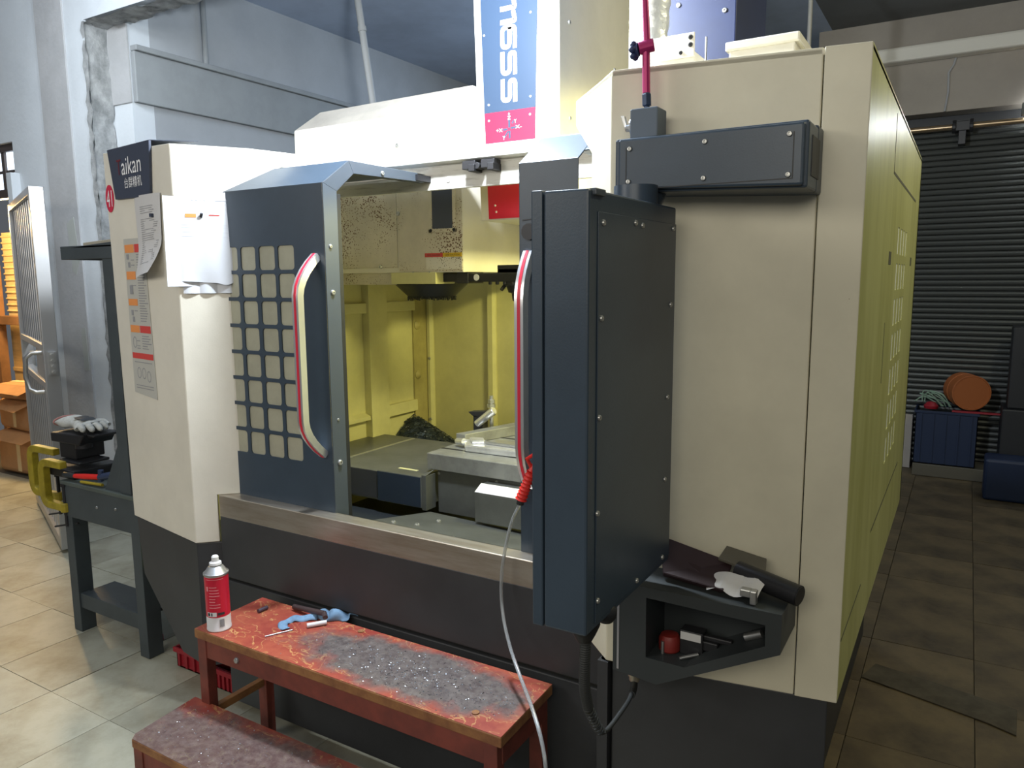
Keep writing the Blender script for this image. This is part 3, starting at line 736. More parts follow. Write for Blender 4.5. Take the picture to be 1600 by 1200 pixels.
# side channel of the left leaf: front strip, bevel, top
t = MB(); q = 0.052
def chan(mb, x, sgn):
    o_ = [(YD, ZD0), (YD, ZD1), (YBv, ZB), (YH-0.06, ZB)]; i_ = [(YD+q+0.01, ZD0), (YD+q+0.01, ZD1-0.022), (YBv+0.022, ZB-q+0.012), (YH-0.02, ZB-q+0.022)]
    for k in range(3):
        mb.prism([(x, *o_[k]), (x, *o_[k+1]), (x, *i_[k+1]), (x, *i_[k])], (0.004*sgn, 0, 0))
        mb.prism([(x, *i_[k]), (x, *i_[k+1]), (x-0.02*sgn, *i_[k+1]), (x-0.02*sgn, *i_[k])], (0, 0.002, -0.002))
chan(t, XB, 1)
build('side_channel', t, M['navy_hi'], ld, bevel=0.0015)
t = MB(); t.box(XB-0.012, XB+0.004, YD+0.062, YD+0.078, ZD0, ZD1-0.03)
build('door_seal', t, M['black'], ld)
# overlapping roof lip at the left end of the hood
t = MB(); t.prism([(XA-0.02, YD-0.004, ZD1+0.003), (XA+0.0, YD-0.004, ZD1+0.003), (XA+0.0, YBv, ZB+0.006), (XA-0.02, YBv, ZB+0.006)], (0, -0.003, 0.003))
t.prism([(XA-0.02, YBv, ZB+0.004), (XA, YBv, ZB+0.004), (XA, 2.2, ZB+0.004), (XA-0.02, 2.2, ZB+0.004)], (0, 0, 0.003))
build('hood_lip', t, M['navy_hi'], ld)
t = MB(); t.box(XB-0.01, XB+0.014, YH-0.07, YH+0.03, ZB-0.028, ZB-0.006)
build('guide_roller_bracket', t, M['dark_metal'], ld)
for y, z, r in ((1.816, 1.705, 0.007), (1.818, 1.558, 0.009), (1.82, 0.994, 0.010), (1.82, 1.139, 0.005), (2.08, 1.962, 0.008)): screw((XB+0.004, y, z), (1, 0, 0), r, ld)
# right leaf
XC, XE = -1.050, -0.874
d = MB()
d.prism([(XC, YD, ZD0), (XC, YD, ZD1), (XC, YBv, ZB), (XC, YH, ZB), (XC, YH, ZB-0.004), (XC, YBv, ZB-0.004), (XC, YD+0.004, ZD1-0.002), (XC, YD+0.004, ZD0)], (XE-XC, 0, 0))
d.prism([(XC, YD, ZD0), (XC, YD, ZD1), (XC, YD+0.05, ZD1-0.03), (XC, YD+0.05, ZD0)], (0.004, 0, 0))
d.prism([(XE-0.001, 1.83, 1.928), (XE-0.001, YBv, ZB), (XE-0.001, YH, ZB), (XE-0.001, YH, ZB-0.004), (XE-0.001, YBv, ZB-0.004), (XE-0.001, 1.83, 1.924)], (0.12, 0, 0))
rdr = build('sliding_door', d, M['navy'], mc, bevel=0.002, label='right sliding door, slid open behind the control pendant')
t = MB(); t.prism([(XC+0.012, YD-0.001, 1.752), (XC+0.06, YD-0.001, 1.755), (XC+0.06, YD-0.001, 1.758), (XC+0.012, YD-0.001, 1.755)], (0, -0.002, 0)); t.cyl((XC+0.035, YD, 1.722), (XC+0.035, YD-0.012, 1.722), 0.022, n=12)
build('latch_plate', t, M['dark_metal'], rdr)
# bow handles: extruded profile with a red centre strip
def bow(xc, z0, z1, parent, reach, dx):
    n = 26; pts = []
    for i in range(n+1):
        u = i/n; z = z0 + (z1-z0)*u
        e = min(u, 1-u)/0.20
        b = 1.0 if e >= 1 else math.sin(min(1, e)*PI/2)**0.9
        pts.append(Vector((xc, YD - 0.004 - reach*b, z)))
    def section(w0, w1, h0, h1, mb, slope=0.0):
        vs = []; k = len(pts)
        for i, p in enumerate(pts):
            t_ = (pts[min(i+1, k-1)]-pts[max(i-1, 0)]).normalized(); nrm = Vector((1, 0, 0)).cross(t_)
            if nrm.y > 0: nrm = -nrm
            vs += [p+Vector((w0, 0, 0))+nrm*h0, p+Vector((w1, 0, 0))+nrm*h0, p+Vector((w1-slope, 0, 0))+nrm*h1, p+Vector((w0+slope, 0, 0))+nrm*h1]
        fs = [(i*4+j, i*4+(j+1) % 4, (i+1)*4+(j+1) % 4, (i+1)*4+j) for i in range(k-1) for j in range(4)] + [(3, 2, 1, 0), ((k-1)*4, (k-1)*4+1, (k-1)*4+2, (k-1)*4+3)]
        mb.add(vs, fs)
    mb = MB(); section(-0.0165, 0.0165, -0.014, 0.008, mb, 0.003)
    h = build('bow_handle', mb, M['silver'], parent, smooth=35)
    mb = MB(); section(-0.0045, 0.0045, 0.0075, 0.0093, mb)
    build('red_strip', mb, M['red_stripe'], h, smooth=35)
bow(-1.806, 1.020, 1.677, ld, 0.088, 0)
bow(-1.018, 1.022, 1.668, rdr, 0.048, 0)

# -- header beam over the opening
t = MB(); t.prism([(-2.6, 2.345, 1.928), (-2.6, 2.345, 2.018), (-2.6, 2.315, 2.018), (-2.6, 2.302, 2.022), (-2.6, 2.302, 2.056), (-2.6, 2.31, 2.066), (-2.6, 2.62, 2.066), (-2.6, 2.62, 2.060), (-2.6, 2.36, 2.050), (-2.6, 2.36, 1.928)], (1.85, 0, 0))
hb = build('header_beam', t, mat('smeared cream paint', (0.68, 0.66, 0.60), 0.4, col2=(0.42, 0.39, 0.34), vscale=6, stretch=(1.5, 1, 14), lo=0.52, hi=0.7), mc, bevel=0.002)
t = MB()
for x in (-1.555, -1.475): t.box(x-0.028, x+0.028, 2.30, 2.345, 1.985, 2.014); t.box(x+0.005, x+0.03, 2.29, 2.345, 1.975, 2.0)
t.cyl((-1.52, 2.34, 1.995), (-1.52, 2.30, 1.995), 0.012)
build('guide_block', t, M['dark_metal'], hb, bevel=0.002)
t = MB(); t.lathe((-1.675, 2.345, 1.963), [(0.011, 0), (0.011, 0.003), (0.004, 0.004)], 16, axis=(0, -1, 0))
build('plug', t, M['can_white'], hb)
# -- tool magazine cover
t = MB(); XL, XRr = -2.820, -1.852
pf = [(2.69, 1.627), (2.69, 2.306), (2.78, 2.408), (3.30, 2.408), (3.30, 1.627)]
pl_ = [(2.69, 1.627), (2.69, 2.306), (2.80, 2.392), (3.25, 2.392), (3.25, 1.627)]
A = [(XL, y, z) for y, z in pf]; B = [(XRr, y, z) for y, z in pf]
A[2] = (XL+0.075, 2.79, 2.400); A[3] = (XL+0.075, 3.30, 2.400)
n = 5
t.add(A+B, [(4, 3, 2, 1, 0), (5, 6, 7, 8, 9)] + [(i, (i+1) % n, (i+1) % n + n, i+n) for i in range(n)])
t.m[3] = 1; t.m[4] = 1
mg = build('magazine_cover', t, [M['cream'], M['dusty_top']], mc, bevel=0.002)
for x0, x1, z0 in ((-2.818, -2.207, 1.65), (-2.200, -1.854, 1.632)):
    t = MB(); t.box(x0, x1, 2.6865, 2.69, z0, 2.02); build('front_plate', t, M['cream_dirty'], mg, bevel=0.001)
    t = MB(); t.box(x0, x1, 2.6865, 2.69, 2.021, 2.300); build('front_plate', t, M['cream'], mg, bevel=0.001)
t = MB(); t.box(-2.818, -2.250, 2.70, 3.0, 1.574, 1.627); 
build('lower_rail', t, M['cream_dirty'], mg, bevel=0.002)
t = MB(); t.box(-2.246, -1.996, 2.685, 2.95, 1.577, 1.628)
build('rail_cap', t, M['inner'], mg, bevel=0.002)
for x, z, r in ((-2.189, 2.180, 0.010), (-2.196, 1.887, 0.010), (-2.305, 1.655, 0.009), (-2.12, 1.628, 0.004), (-2.03, 1.628, 0.004)): screw((x, 2.6865, z), (0, -1, 0), r, mg)
t = MB()
for x0, x1, z0, z1 in ((-2.024, -2.006, 1.797, 2.05), (-1.898, -1.882, 1.797, 2.05), (-2.024, -1.882, 1.797, 1.813), (-2.024, -1.882, 2.04, 2.056)): t.box(x0, x1, 2.679, 2.688, z0, z1)
wf = build('window_frame', t, M['cream_dirty'], mg, bevel=0.0015)
t = MB(); t.box(-2.006, -1.898, 2.682, 2.6866, 1.813, 2.04); build('dark_pane', t, M['logo_plate'], wf)
for x in (-2.012, -1.891): screw((x, 2.679, 1.806), (0, -1, 0), 0.007, mg, m=M['dark_metal'])
t = MB(); t.box(-2.052, -1.956, 2.6845, 2.6864, 1.693, 1.710); cl_ = build('caution_label', t, M['pink_red'], mg, label='red half of a caution strip')
t = MB(); t.box(-1.955, -1.856, 2.6845, 2.6864, 1.693, 1.710); build('caution_label', t, M['yellow_print'], mg, label='yellow half of a caution strip')
t = MB(); t.box(-2.046, -1.856, 2.6850, 2.6864, 1.640, 1.692); build('caution_label', t, mat('speckled white label', (0.66, 0.62, 0.54), 0.5, spots=(0.10, 0.06, 0.03), spot_scale=130, spot_size=0.18), mg, label='speckled white text label')
text('lettering', '危险 DANGER', M['black_print'], (-2.004, 2.6844, 1.7015), (1, 0, 0), (0, 0, 1), 0.07, 0.009, mg)
text('lettering', '注意 CAUTION', M['black_print'], (-1.905, 2.6844, 1.7015), (1, 0, 0), (0, 0, 1), 0.075, 0.009, mg)
# -- tool magazine drum (black funnel) with bristled lip
t = MB(); t.lathe((-2.158, 2.87, 1.585), [(0.168, 0), (0.168, -0.012), (0.105, -0.072), (0.02, -0.076)], 32)
dr = build('tool_drum', t, M['black'], mc, smooth=30)
t = MB(); random.seed(5)
for k in range(90):
    a = 2*PI*k/90; r = 0.11+random.uniform(-0.004, 0.004); c = Vector((-2.158+r*math.cos(a), 2.87+r*math.sin(a), 1.52)); t.cyl(c, c+Vector((random.uniform(-.004, .004), random.uniform(-.004, .004), -random.uniform(0.008, 0.02))), 0.003, n=4)
tag(build('bristles', t, M['black'], dr), kind='stuff')
# -- tool change arm and spindle nose
t = MB(); t.box(-1.996, -1.50, 2.74, 2.86, 1.585, 1.622); t.box(-1.92, -1.86, 2.735, 2.86, 1.578, 1.626); t.box(-1.72, -1.50, 2.75, 2.84, 1.60, 1.655)
for k in range(7): t.box(-1.76+0.036*k, -1.745+0.036*k, 2.74, 2.75, 1.573, 1.588)
ta = build('tool_arm', t, M['dark_metal'], mc, bevel=0.003)
t = MB(); t.lathe((-1.815, 2.734, 1.604), [(0.014, 0), (0.014, 0.002), (0.003, 0.002)], 14, axis=(0, -1, 0)); build('round_mark', t, M['can_white'], ta)
t = MB(); t.box(-1.72, -1.62, 2.75, 2.85, 1.622, 1.640); build('lit_cap', t, M['inner'], ta, bevel=0.002)
t = MB(); t.lathe((-1.655, 2.79, 1.59), [(0.050, 0), (0.050, -0.018), (0.038, -0.024), (0.030, -0.05), (0.016, -0.055), (0.012, -0.085), (0.004, -0.09)], 18)
t.cyl((-1.62, 2.78, 1.58), (-1.60, 2.76, 1.55), 0.014, n=10); t.cyl((-1.69, 2.77, 1.575), (-1.70, 2.75, 1.55), 0.008, n=8)
build('spindle_nose', t, M['dark_metal'], mc, smooth=35)
# -- spindle head column with its name plates
t = MB(); t.prism([(-1.735, 2.60, 3.05), (-1.352, 2.60, 3.05), (-1.345, 2.60, 1.828), (-1.700, 2.60, 1.828)], (0, 0.70, 0))
t.prism([(-1.352, 3.30, 3.05), (-1.80, 3.30, 3.05), (-1.80, 3.30, 1.6), (-1.352, 3.30, 1.6)], (0, 0.25, 0))
sh_ = build('spindle_head', t, M['cream'], mc, bevel=0.004)
t = MB(); t.prism([(-1.700, 2.596, 3.0), (-1.428, 2.596, 3.0), (-1.447, 2.596, 2.239), (-1.676, 2.596, 2.239)], (0, 0.003, 0))
npl = build('name_plate', t, M['navy_plate'], sh_, label='slate blue plate with the model number')
t = MB(); t.prism([(-1.676, 2.596, 2.2385), (-1.447, 2.596, 2.2385), (-1.455, 2.596, 1.834), (-1.660, 2.596, 1.834)], (0, 0.003, 0))
rpl = build('axis_plate', t, M['red_plate'], sh_, label='red plate with the axis cross')
# stroke digits 1165S running down the plate: local u -> down, v -> +X
XV0, XV1 = -1.599, -1.526; HV = XV1-XV0; SW = 0.0175
def glyph(paths, ztop, width, mb):
    for p, closed_ in paths:
        pp = rounded([Vector((a, b)) for a, b in p], 0.016)
        for qd in ribbon(pp, SW):
            mb.add([(XV0+c.y, 2.5955, ztop-c.x) for c in qd], [(0, 1, 2, 3)])
e = SW/2; H_ = HV
def one(w): return [([(0.0, H_-0.016), (w-e-0.006, H_-e), (w-e, H_-e), (w-e, 0)], 0)]
def six(w): return [([(w, H_-e), (e, H_-e), (e, e), (w-e, e), (w-e, H_*0.56), (e, H_*0.56)], 0)]
def five(w): return [([(w, H_-e), (e, H_-e), (e, H_*0.56), (w-e, H_*0.56), (w-e, e), (0, e)], 0)]
t = MB(); glyph(one(0.045), 2.648, 0.045, t); glyph(one(0.045), 2.600, 0.045, t); glyph(six(0.088), 2.552, 0.088, t); glyph(five(0.088), 2.457, 0.088, t); glyph(five(0.088), 2.357, 0.088, t)
build('lettering', t, M['white_print'], npl)
for x, z in ((-1.673, 2.53), (-1.466, 2.58), (-1.655, 2.27), (-1.468, 2.28)): screw((x, 2.596, z), (0, -1, 0), 0.0045, npl, m=M['can_white'])
for x, z in ((-1.655, 2.21), (-1.47, 2.215), (-1.63, 1.885), (-1.625, 1.86)): screw((x, 2.596, z), (0, -1, 0), 0.0045, rpl, m=M['can_white'])
t = MB(); c0 = Vector((-1.562, 2.5950, 2.175))
def bar2(p, q_, w): 
    for qd in ribbon([Vector(p), Vector(q_)], w): t.add([(c0.x+c.x, 2.5952, c0.z+c.y) for c in qd], [(0, 1, 2, 3)])
bar2((0, 0.0), (0, 0.030), 0.010); bar2((0.006, -0.002), (0.03, 0.0), 0.008); bar2((-0.008, -0.004), (-0.03, -0.006), 0.008); bar2((-0.004, -0.012), (-0.022, -0.034), 0.008); bar2((0.012, 0.014), (0.022, 0.026), 0.007); bar2((0.002, -0.012), (0.002, -0.04), 0.009)
build('axis_arrows', t, M['navy_plate'], rpl)
for body, dx, dz, w_, h_ in (('+Z', 0, 0.043, 0.012, 0.026), ('+X', -0.044, -0.006, 0.028, 0.013), ('X-', 0.042, 0.0, 0.028, 0.012), ('Y', 0.028, 0.022, 0.010, 0.014), ('Y', -0.024, -0.036, 0.010, 0.014)):
    if body == '+Z': text('lettering', 'N+', M['white_print'], c0+Vector((dx, 0, dz)), (0, 0, 1), (-1, 0, 0), h_, w_, rpl)
    else: text('lettering', body, M['white_print'], c0+Vector((dx, 0, dz)), (1, 0, 0), (0, 0, 1), w_, h_, rpl)
for y, z in ((2.681, 2.547), (2.689, 2.202), (3.107, 2.47), (3.0, 2.2)): screw((-1.348, y, z), (1, 0, 0), 0.008, sh_)

# -- inside walls
XI = -2.643; YI = 3.468
t = MB(); t.box(XI-0.02, XI, 1.95, YI, 0.45, 1.72)
lw = build('inner_left_wall', t, M['inner'], mc)
t = MB(); t.box(XI, XI+0.045, 2.925, 3.065, 0.5, 1.70); build('wall_pillar', t, M['inner'], lw, bevel=0.002)
t = MB(); t.box(XI, XI+0.03, 2.50, 3.32, 1.428, 1.480); build('wall_rail', t, M['inner'], lw, bevel=0.003)
t = MB(); t.box(XI, XI+0.03, 3.065, 3.325, 0.868, 0.930); build('wall_rail', t, M['inner'], lw, bevel=0.003)
t = MB(); t.prism([(XI, 2.5, 0.880), (XI+0.04, 2.5, 0.880), (XI+0.04, 2.5, 0.900), (XI, 2.5, 0.915)], (0, 0.42, 0)); build('wall_rail', t, M['inner'], lw, bevel=0.002)
t = MB(); t.box(XI, XI+0.012, 3.325, YI, 0.5, 1.70); cp = build('corner_panel', t, M['inner_dark'], lw, bevel=0.002)
for z in (1.345, 1.067):
    t = MB(); t.lathe((XI+0.012, 3.355, z), [(0.026, 0), (0.026, 0.004), (0.012, 0.014), (0.004, 0.016)], 14, axis=(1, 0, 0)); build('boss', t, M['inner_dark'], cp, smooth=40)
t = MB(); t.box(XI, -0.68, YI, YI+0.02, 0.45, 1.72)
bw = build('inner_back_wall', t, M['inner'], mc)
for x0, x1 in ((-2.632, -2.598), (-2.222, -2.176)):
    t = MB(); t.prism([(x0, YI, 0.6), (x0+0.006, YI-0.03, 0.6), (x1-0.010, YI-0.03, 0.6), (x1, YI-0.012, 0.6), (x1, YI, 0.6)], (0, 0, 1.1)); rb = build('wall_rib', t, M['inner'], bw)
for z in (1.15, 0.80): screw((-2.612, YI-0.03, z), (0, -1, 0), 0.009, bw)
t = MB(); t.box(-0.70, -0.68, 1.95, YI, 0.45, 2.03); build('inner_right_wall', t, M['inner'], mc)
t = MB(); t.box(-2.65, -0.68, 1.80, YI, 0.44, 0.46); build('chip_floor', t, M['steel_dark'], mc)
# -- telescopic covers and table
t = MB(); t.prism([(-2.655+0.02, 2.405, 0.66), (-2.635, 2.405, 0.788), (-2.635, 3.02, 0.788), (-2.635, 3.02, 0.66)], (0.52, 0, 0))
build('way_cover', t, [M['steel_cover']], mc, bevel=0.003, label='outer telescopic way cover')
t = MB(); t.box(-2.630, -2.118, 2.4035, 2.4055, 0.668, 0.786); build('cover_face', t, M['navy_base'], mc)
t = MB(); t.box(-2.112, -1.875, 2.394, 3.0, 0.662, 0.795)
build('way_cover', t, M['steel_cover'], mc, bevel=0.003, label='inner telescopic way cover')
t = MB(); t.box(-2.108, -1.880, 2.392, 2.395, 0.666, 0.792); build('cover_face', t, mat('blue black cover face', (0.018, 0.028, 0.045), 0.4), mc)
t = MB(); t.box(-2.40, -2.385, 2.42, 3.0, 0.788, 0.791); build('cover_seam', t, M['steel'], mc)
t = MB(); t.box(-2.05, -1.95, 2.46, 2.475, 0.795, 0.797); build('wiper', t, M['inner'], mc)
t = MB(); t.box(-1.875, -1.852, 2.395, 2.46, 0.655, 0.80); t.prism([(-1.875, 2.395, 0.80), (-1.852, 2.395, 0.80), (-1.852, 2.46, 0.815), (-1.875, 2.46, 0.80)], (0, 0, 0.003)); build('saddle_end', t, M['steel_cover'], mc, bevel=0.003)
t = MB(); t.prism([(-1.890, 2.455, 0.815), (-1.890, 2.455, 0.883), (-0.74, 2.455, 0.883), (-0.74, 2.455, 0.815)], (0, 0.55, 0))
tab = build('work_table', t, M['steel_table'], mc, bevel=0.003)
for y in (2.56, 2.66, 2.76, 2.86, 2.95):
    m_ = MB(); m_.box(-1.888, -0.76, y-0.008, y+0.008, 0.8825, 0.884); build('t_slot', m_, M['dark_metal'], tab)
t = MB(); t.box(-1.850, -0.74, 2.475, 2.50, 0.630, 0.813); ap = build('table_apron', t, M['steel_cover'], mc, bevel=0.002)
for x in (-1.873+0.03, -1.56): screw((x, 2.475, 0.797), (0, -1, 0), 0.007, ap)
t = MB(); t.prism([(-1.590, 2.36, 0.662), (-1.590, 2.36, 0.779), (-1.600, 2.42, 0.797), (-1.600, 2.475, 0.797), (-1.60, 2.475, 0.662)], (0.62, 0, 0)); bx = build('scale_guard', t, M['steel_cover'], mc, bevel=0.003)
t = MB(); t.prism([(-1.588, 2.3590, 0.781), (-1.598, 2.42, 0.799), (-0.99, 2.42, 0.799), (-0.98, 2.3590, 0.781)], (0, 0, 0.002)); build('white_top_plate', t, M['can_white'], bx)
# sloping chip guards in front of the table
t = MB(); t.add([(-1.875, 2.05, 0.705), (-1.838, 2.40, 0.651), (-0.78, 2.40, 0.623), (-0.78, 1.88, 0.70), (-1.55, 1.88, 0.735)], [(0, 4, 3, 2, 1)])
cg = build('chip_guard', t, M['steel_cover'], mc, solid=0.003)
t = MB(); t.box(-2.63, -1.70, 1.83, 2.42, 0.60, 0.605); build('side_tray', t, M['steel_dark'], mc)
t = MB(); t.add([(-1.58, 1.95, 0.735), (-1.44, 2.01, 0.735), (-1.28, 1.95, 0.74), (-1.33, 1.90, 0.75), (-1.52, 1.90, 0.75)], [(0, 4, 3, 2, 1)]); build('deflector', t, M['steel'], mc, solid=0.002)
for p in ((-1.70, 2.14, 0.693), (-1.78, 2.10, 0.702), (-1.69, 2.26, 0.675), (-1.15, 2.33, 0.640)): screw(p, (0.1, -0.2, 1), 0.010, cg)
# things bolted on top of the right cabinet: cover box, bracket
ZR = 2.060
t = MB(); t.box(-0.553, -0.378, 1.95, 2.28, 2.148, 2.170); t.box(-0.545, -0.388, 1.956, 2.27, ZR, 2.150)
build('roof_box', t, M['cream'], mc, bevel=0.004)
t = MB(); t.box(-0.75, -0.630, 1.95, 1.956, 2.150, 2.208); br = build('bracket', t, M['cream'], mc, bevel=0.002)
t = MB(); t.box(-0.74, -0.632, 1.96, 2.05, ZR, 2.165); t.box(-0.84, -0.60, 1.90, 2.10, ZR, 2.098); build('bracket_base', t, M['cream'], mc, bevel=0.003)
for z in (2.196, 2.178): screw((-0.640, 1.95, z), (0, -1, 0), 0.006, br, m=M['black'])
screw((-0.665, 1.95, 2.162), (0, -1, 0), 0.005, br, m=M['black'])
t = MB(); t.cyl((-0.60, 1.95, 2.06), (-0.60, 1.95, 2.19), 0.003, n=6); build('pin', t, M['steel'], mc)
t = MB(); t.box(-0.90, -0.78, 2.12, 2.40, 2.05, 2.16); build('roof_step', t, M['cream'], mc, bevel=0.003)
# ================================================================ CONTROL PENDANT
cpd = thing('control_pendant', (-0.60, 1.36, 0.96), 'tall dark control pendant seen from its side and screwed back', 'control panel')
PX0, PX1, PY0, PY1, PZ0, PZ1 = -0.626, -0.542, 1.151, 1.584, 0.968, 1.745
t = MB(); t.prism([(PX0, PY0, PZ0), (PX0, PY0, PZ1), (PX0, PY1, PZ1), (PX0, PY1, PZ0)], (PX1-PX0, 0, 0))
cs = build('case', t, M['navy'], cpd, bevel=0.004)
t = MB(); t.box(-0.651, -0.629, PY0, PY1, PZ0-0.001, PZ1+0.002); t.box(-0.631, -0.624, PY0+0.008, PY1-0.008, PZ0+0.008, PZ1-0.008)
build('front_bezel', t, M['navy'], cpd, bevel=0.003)
t = MB(); t.box(-0.652, -0.6515, 1.22, 1.52, 1.42, 1.68); t.box(-0.6535, -0.651, 1.21, 1.53, 1.02, 1.36); build('screen', t, M['black'], cpd)
t = MB(); t.box(PX1, PX1+0.0022, PY0+0.035, PY1-0.004, PZ0+0.012, PZ1-0.035)
bp_ = build('back_cover', t, M['navy'], cpd, bevel=0.001)
def pend(px_y, z): screw((PX1+0.0025, px_y, z), (1, 0, 0), 0.0055, bp_)
for y, z in ((1.205, 1.692), (1.35, 1.700), (1.385, 1.697), (1.56, 1.70), (1.200, 1.53), (1.553, 1.542), (1.194, 1.357), (1.545, 1.345), (1.190, 1.185), (1.54, 1.165), (1.535, 0.99), (1.195, 1.02), (1.385, 0.99)): pend(y, z)
t = MB(); t.cyl((-0.60, 1.50, PZ1), (-0.60, 1.50, 1.785), 0.045, n=20); t.cyl((-0.60, 1.55, PZ1), (-0.60, 1.60, 1.785), 0.03, n=12)
build('swivel_post', t, M['navy'], cpd, smooth=40)
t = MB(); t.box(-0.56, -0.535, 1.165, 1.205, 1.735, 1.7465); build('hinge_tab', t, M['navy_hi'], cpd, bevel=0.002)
t = MB(); t.lathe((-0.578, 1.22, PZ0), [(0.030, 0.002), (0.030, -0.012), (0.022, -0.03), (0.014, -0.045)], 18); t.ball((-0.556, 1.27, PZ0-0.004), 0.022, 10)
build('cable_gland', t, M['black'], cpd, smooth=40)

# coiled handwheel cable
def coil(path, R, r, turns, n=9):
    P = curve(path, 24); L = [0]
    for a, b in zip(P, P[1:]): L.append(L[-1]+(b-a).length)
    tot = L[-1]; N = turns*10; out = []; j = 0; u = Vector((1, 0, 0))
    for i in range(N+1):
        s = tot*i/N
        while j < len(L)-2 and L[j+1] < s: j += 1
        f = (s-L[j])/max(1e-9, L[j+1]-L[j]); c = P[j].lerp(P[j+1], f); tg = (P[min(j+2, len(P)-1)]-P[max(j-1, 0)]).normalized()
        u = (u - tg*u.dot(tg)).normalized(); w_ = tg.cross(u); a = 2*PI*i/10
        out.append(c+u*R*math.cos(a)+w_*R*math.sin(a))
    return out
cc = thing('coiled_cable', (-0.59, 1.33, 0.66), 'black coiled cable drooping from pendant bottom to the tray socket', 'cable')
t = MB(); t.tube(coil([(-0.575, 1.22, 0.925), (-0.577, 1.22, 0.873), (-0.581, 1.23, 0.822), (-0.583, 1.25, 0.771)], 0.0085, 0.003, 34), 0.0028, 6)
build('coil', t, M['rubber'], cc, smooth=60)
t = MB(); t.tube(coil([(-0.583, 1.25, 0.771), (-0.581, 1.28, 0.722), (-0.579, 1.305, 0.690)], 0.0085, 0.003, 9), 0.0028, 6)
t.tube(curve([(-0.579, 1.305, 0.688), (-0.575, 1.33, 0.684), (-0.577, 1.40, 0.682), (-0.590, 1.48, 0.667), (-0.610, 1.55, 0.650), (-0.624, 1.595, 0.640)], 10), 0.0050, 8)
build('loose_end', t, M['rubber'], cc, smooth=60)
t = MB(); t.tube(curve([(-0.600, 1.52, 0.655), (-0.615, 1.57, 0.642), (-0.625, 1.598, 0.642)], 8), 0.0085, 8)
build('strain_relief', t, M['rubber'], cc, smooth=60)
t = MB(); t.lathe((-0.625, 1.60, 0.643), [(0.010, 0.0), (0.013, 0.004), (0.013, 0.014), (0.016, 0.016), (0.016, 0.040), (0.020, 0.043), (0.020, 0.050)], 18)
build('connector', t, mat('dull brass connector', (0.46, 0.42, 0.33), 0.35, 0.8), cc, smooth=30)

# ================================================================ TOOL TRAY ON THE CABINET
ty = thing('tool_tray', (-0.46, 1.62, 0.69), 'dark angled tool tray fixed low on the cream cabinet front', 'tray')
TF, TBk = 1.538, 1.672
outer = [(-0.655, 0.910), (-0.284, 0.914), (-0.284, 0.827), (-0.549, 0.686), (-0.655, 0.695)]
inner = [(-0.576, 0.887), (-0.316, 0.884), (-0.315, 0.838), (-0.485, 0.745), (-0.575, 0.745)]
t = MB()
n = 5
vs = [(x, TF, z) for x, z in outer] + [(x, TF, z) for x, z in inner] + [(x, TF+0.003, z) for x, z in inner]
t.add(vs, [(i, (i+1) % n, (i+1) % n+n, i+n) for i in range(n)] + [(i+n, (i+1) % n+n, (i+1) % n+2*n, i+2*n) for i in range(n)])
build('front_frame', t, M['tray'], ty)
t = MB(); vs = [(x, TF, z) for x, z in outer] + [(x, TBk+ (0.02 if x > -0.4 else 0), z) for x, z in outer]
t.add(vs, [(i, i+n, (i+1) % n+n, (i+1) % n) for i in range(n)])
vs = [(x, TF+0.003, z) for x, z in inner] + [(x, TBk-0.01, z) for x, z in inner]
t.add(vs, [(i, i+n, (i+1) % n+n, (i+1) % n) for i in range(n)] + [(9, 8, 7, 6, 5)])
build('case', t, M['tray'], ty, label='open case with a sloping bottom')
t = MB(); t.box(-0.645, -0.640, TF-0.001, TF, 0.70, 0.88); build('edge_line', t, M['grey_print'], ty)  # thin grey line down the left front edge
# things in the tray
def top_mesh(name, mb, m, label, cat, group=None, **k): return tag(build(name, mb, m, **k), label, cat, group)
t = MB(); t.lathe((-0.540, 1.60, 0.7455), [(0.022, 0), (0.025, 0.004), (0.025, 0.030), (0.020, 0.038), (0.008, 0.04)], 18)
top_mesh('red_stopper', t, mat('dim red cap', (0.22, 0.02, 0.015), 0.5), 'dull red round stopper lying inside the tool tray', 'stopper', smooth=35)
sb_ = thing('small_box', (-0.488, 1.61, 0.7455), 'small dark box with a pale label inside the tool tray', 'box')
t = MB(); t.box(-0.515, -0.462, 1.595, 1.630, 0.7455, 0.803); build('body', t, M['dark_metal'], sb_, bevel=0.002)
t = MB(); t.box(-0.513, -0.466, 1.5935, 1.5945, 0.782, 0.800); build('pale_label', t, M['paper_grey'], sb_)
t = MB(); t.cyl((-0.37, 1.60, 0.818), (-0.335, 1.60, 0.835), 0.009, n=14)
top_mesh('steel_pin', t, M['steel'], 'short steel pin at the narrow right end of the tray', 'pin', smooth=40)
t = MB(); t.cyl((-0.505, 1.565, 0.749), (-0.470, 1.59, 0.756), 0.004, n=10)
top_mesh('drill_bit', t, M['steel'], 'thin steel bit at the front of the tray floor', 'drill bit', smooth=40)
t = MB(); t.box(-0.49, -0.43, 1.60, 1.63, 0.762, 0.785); t.box(-0.475, -0.40, 1.605, 1.62, 0.785, 0.797)
top_mesh('black_holder', t, M['dark_metal'], 'black tool holder beside the pale box in the tray', 'holder', bevel=0.003)
t = MB(); t.cyl((-0.548, 1.575, 0.7455), (-0.548, 1.575, 0.775), 0.004, n=10)
top_mesh('steel_stud', t, M['steel'], 'tiny upright steel stud before the red stopper in the tray', 'stud', smooth=40)
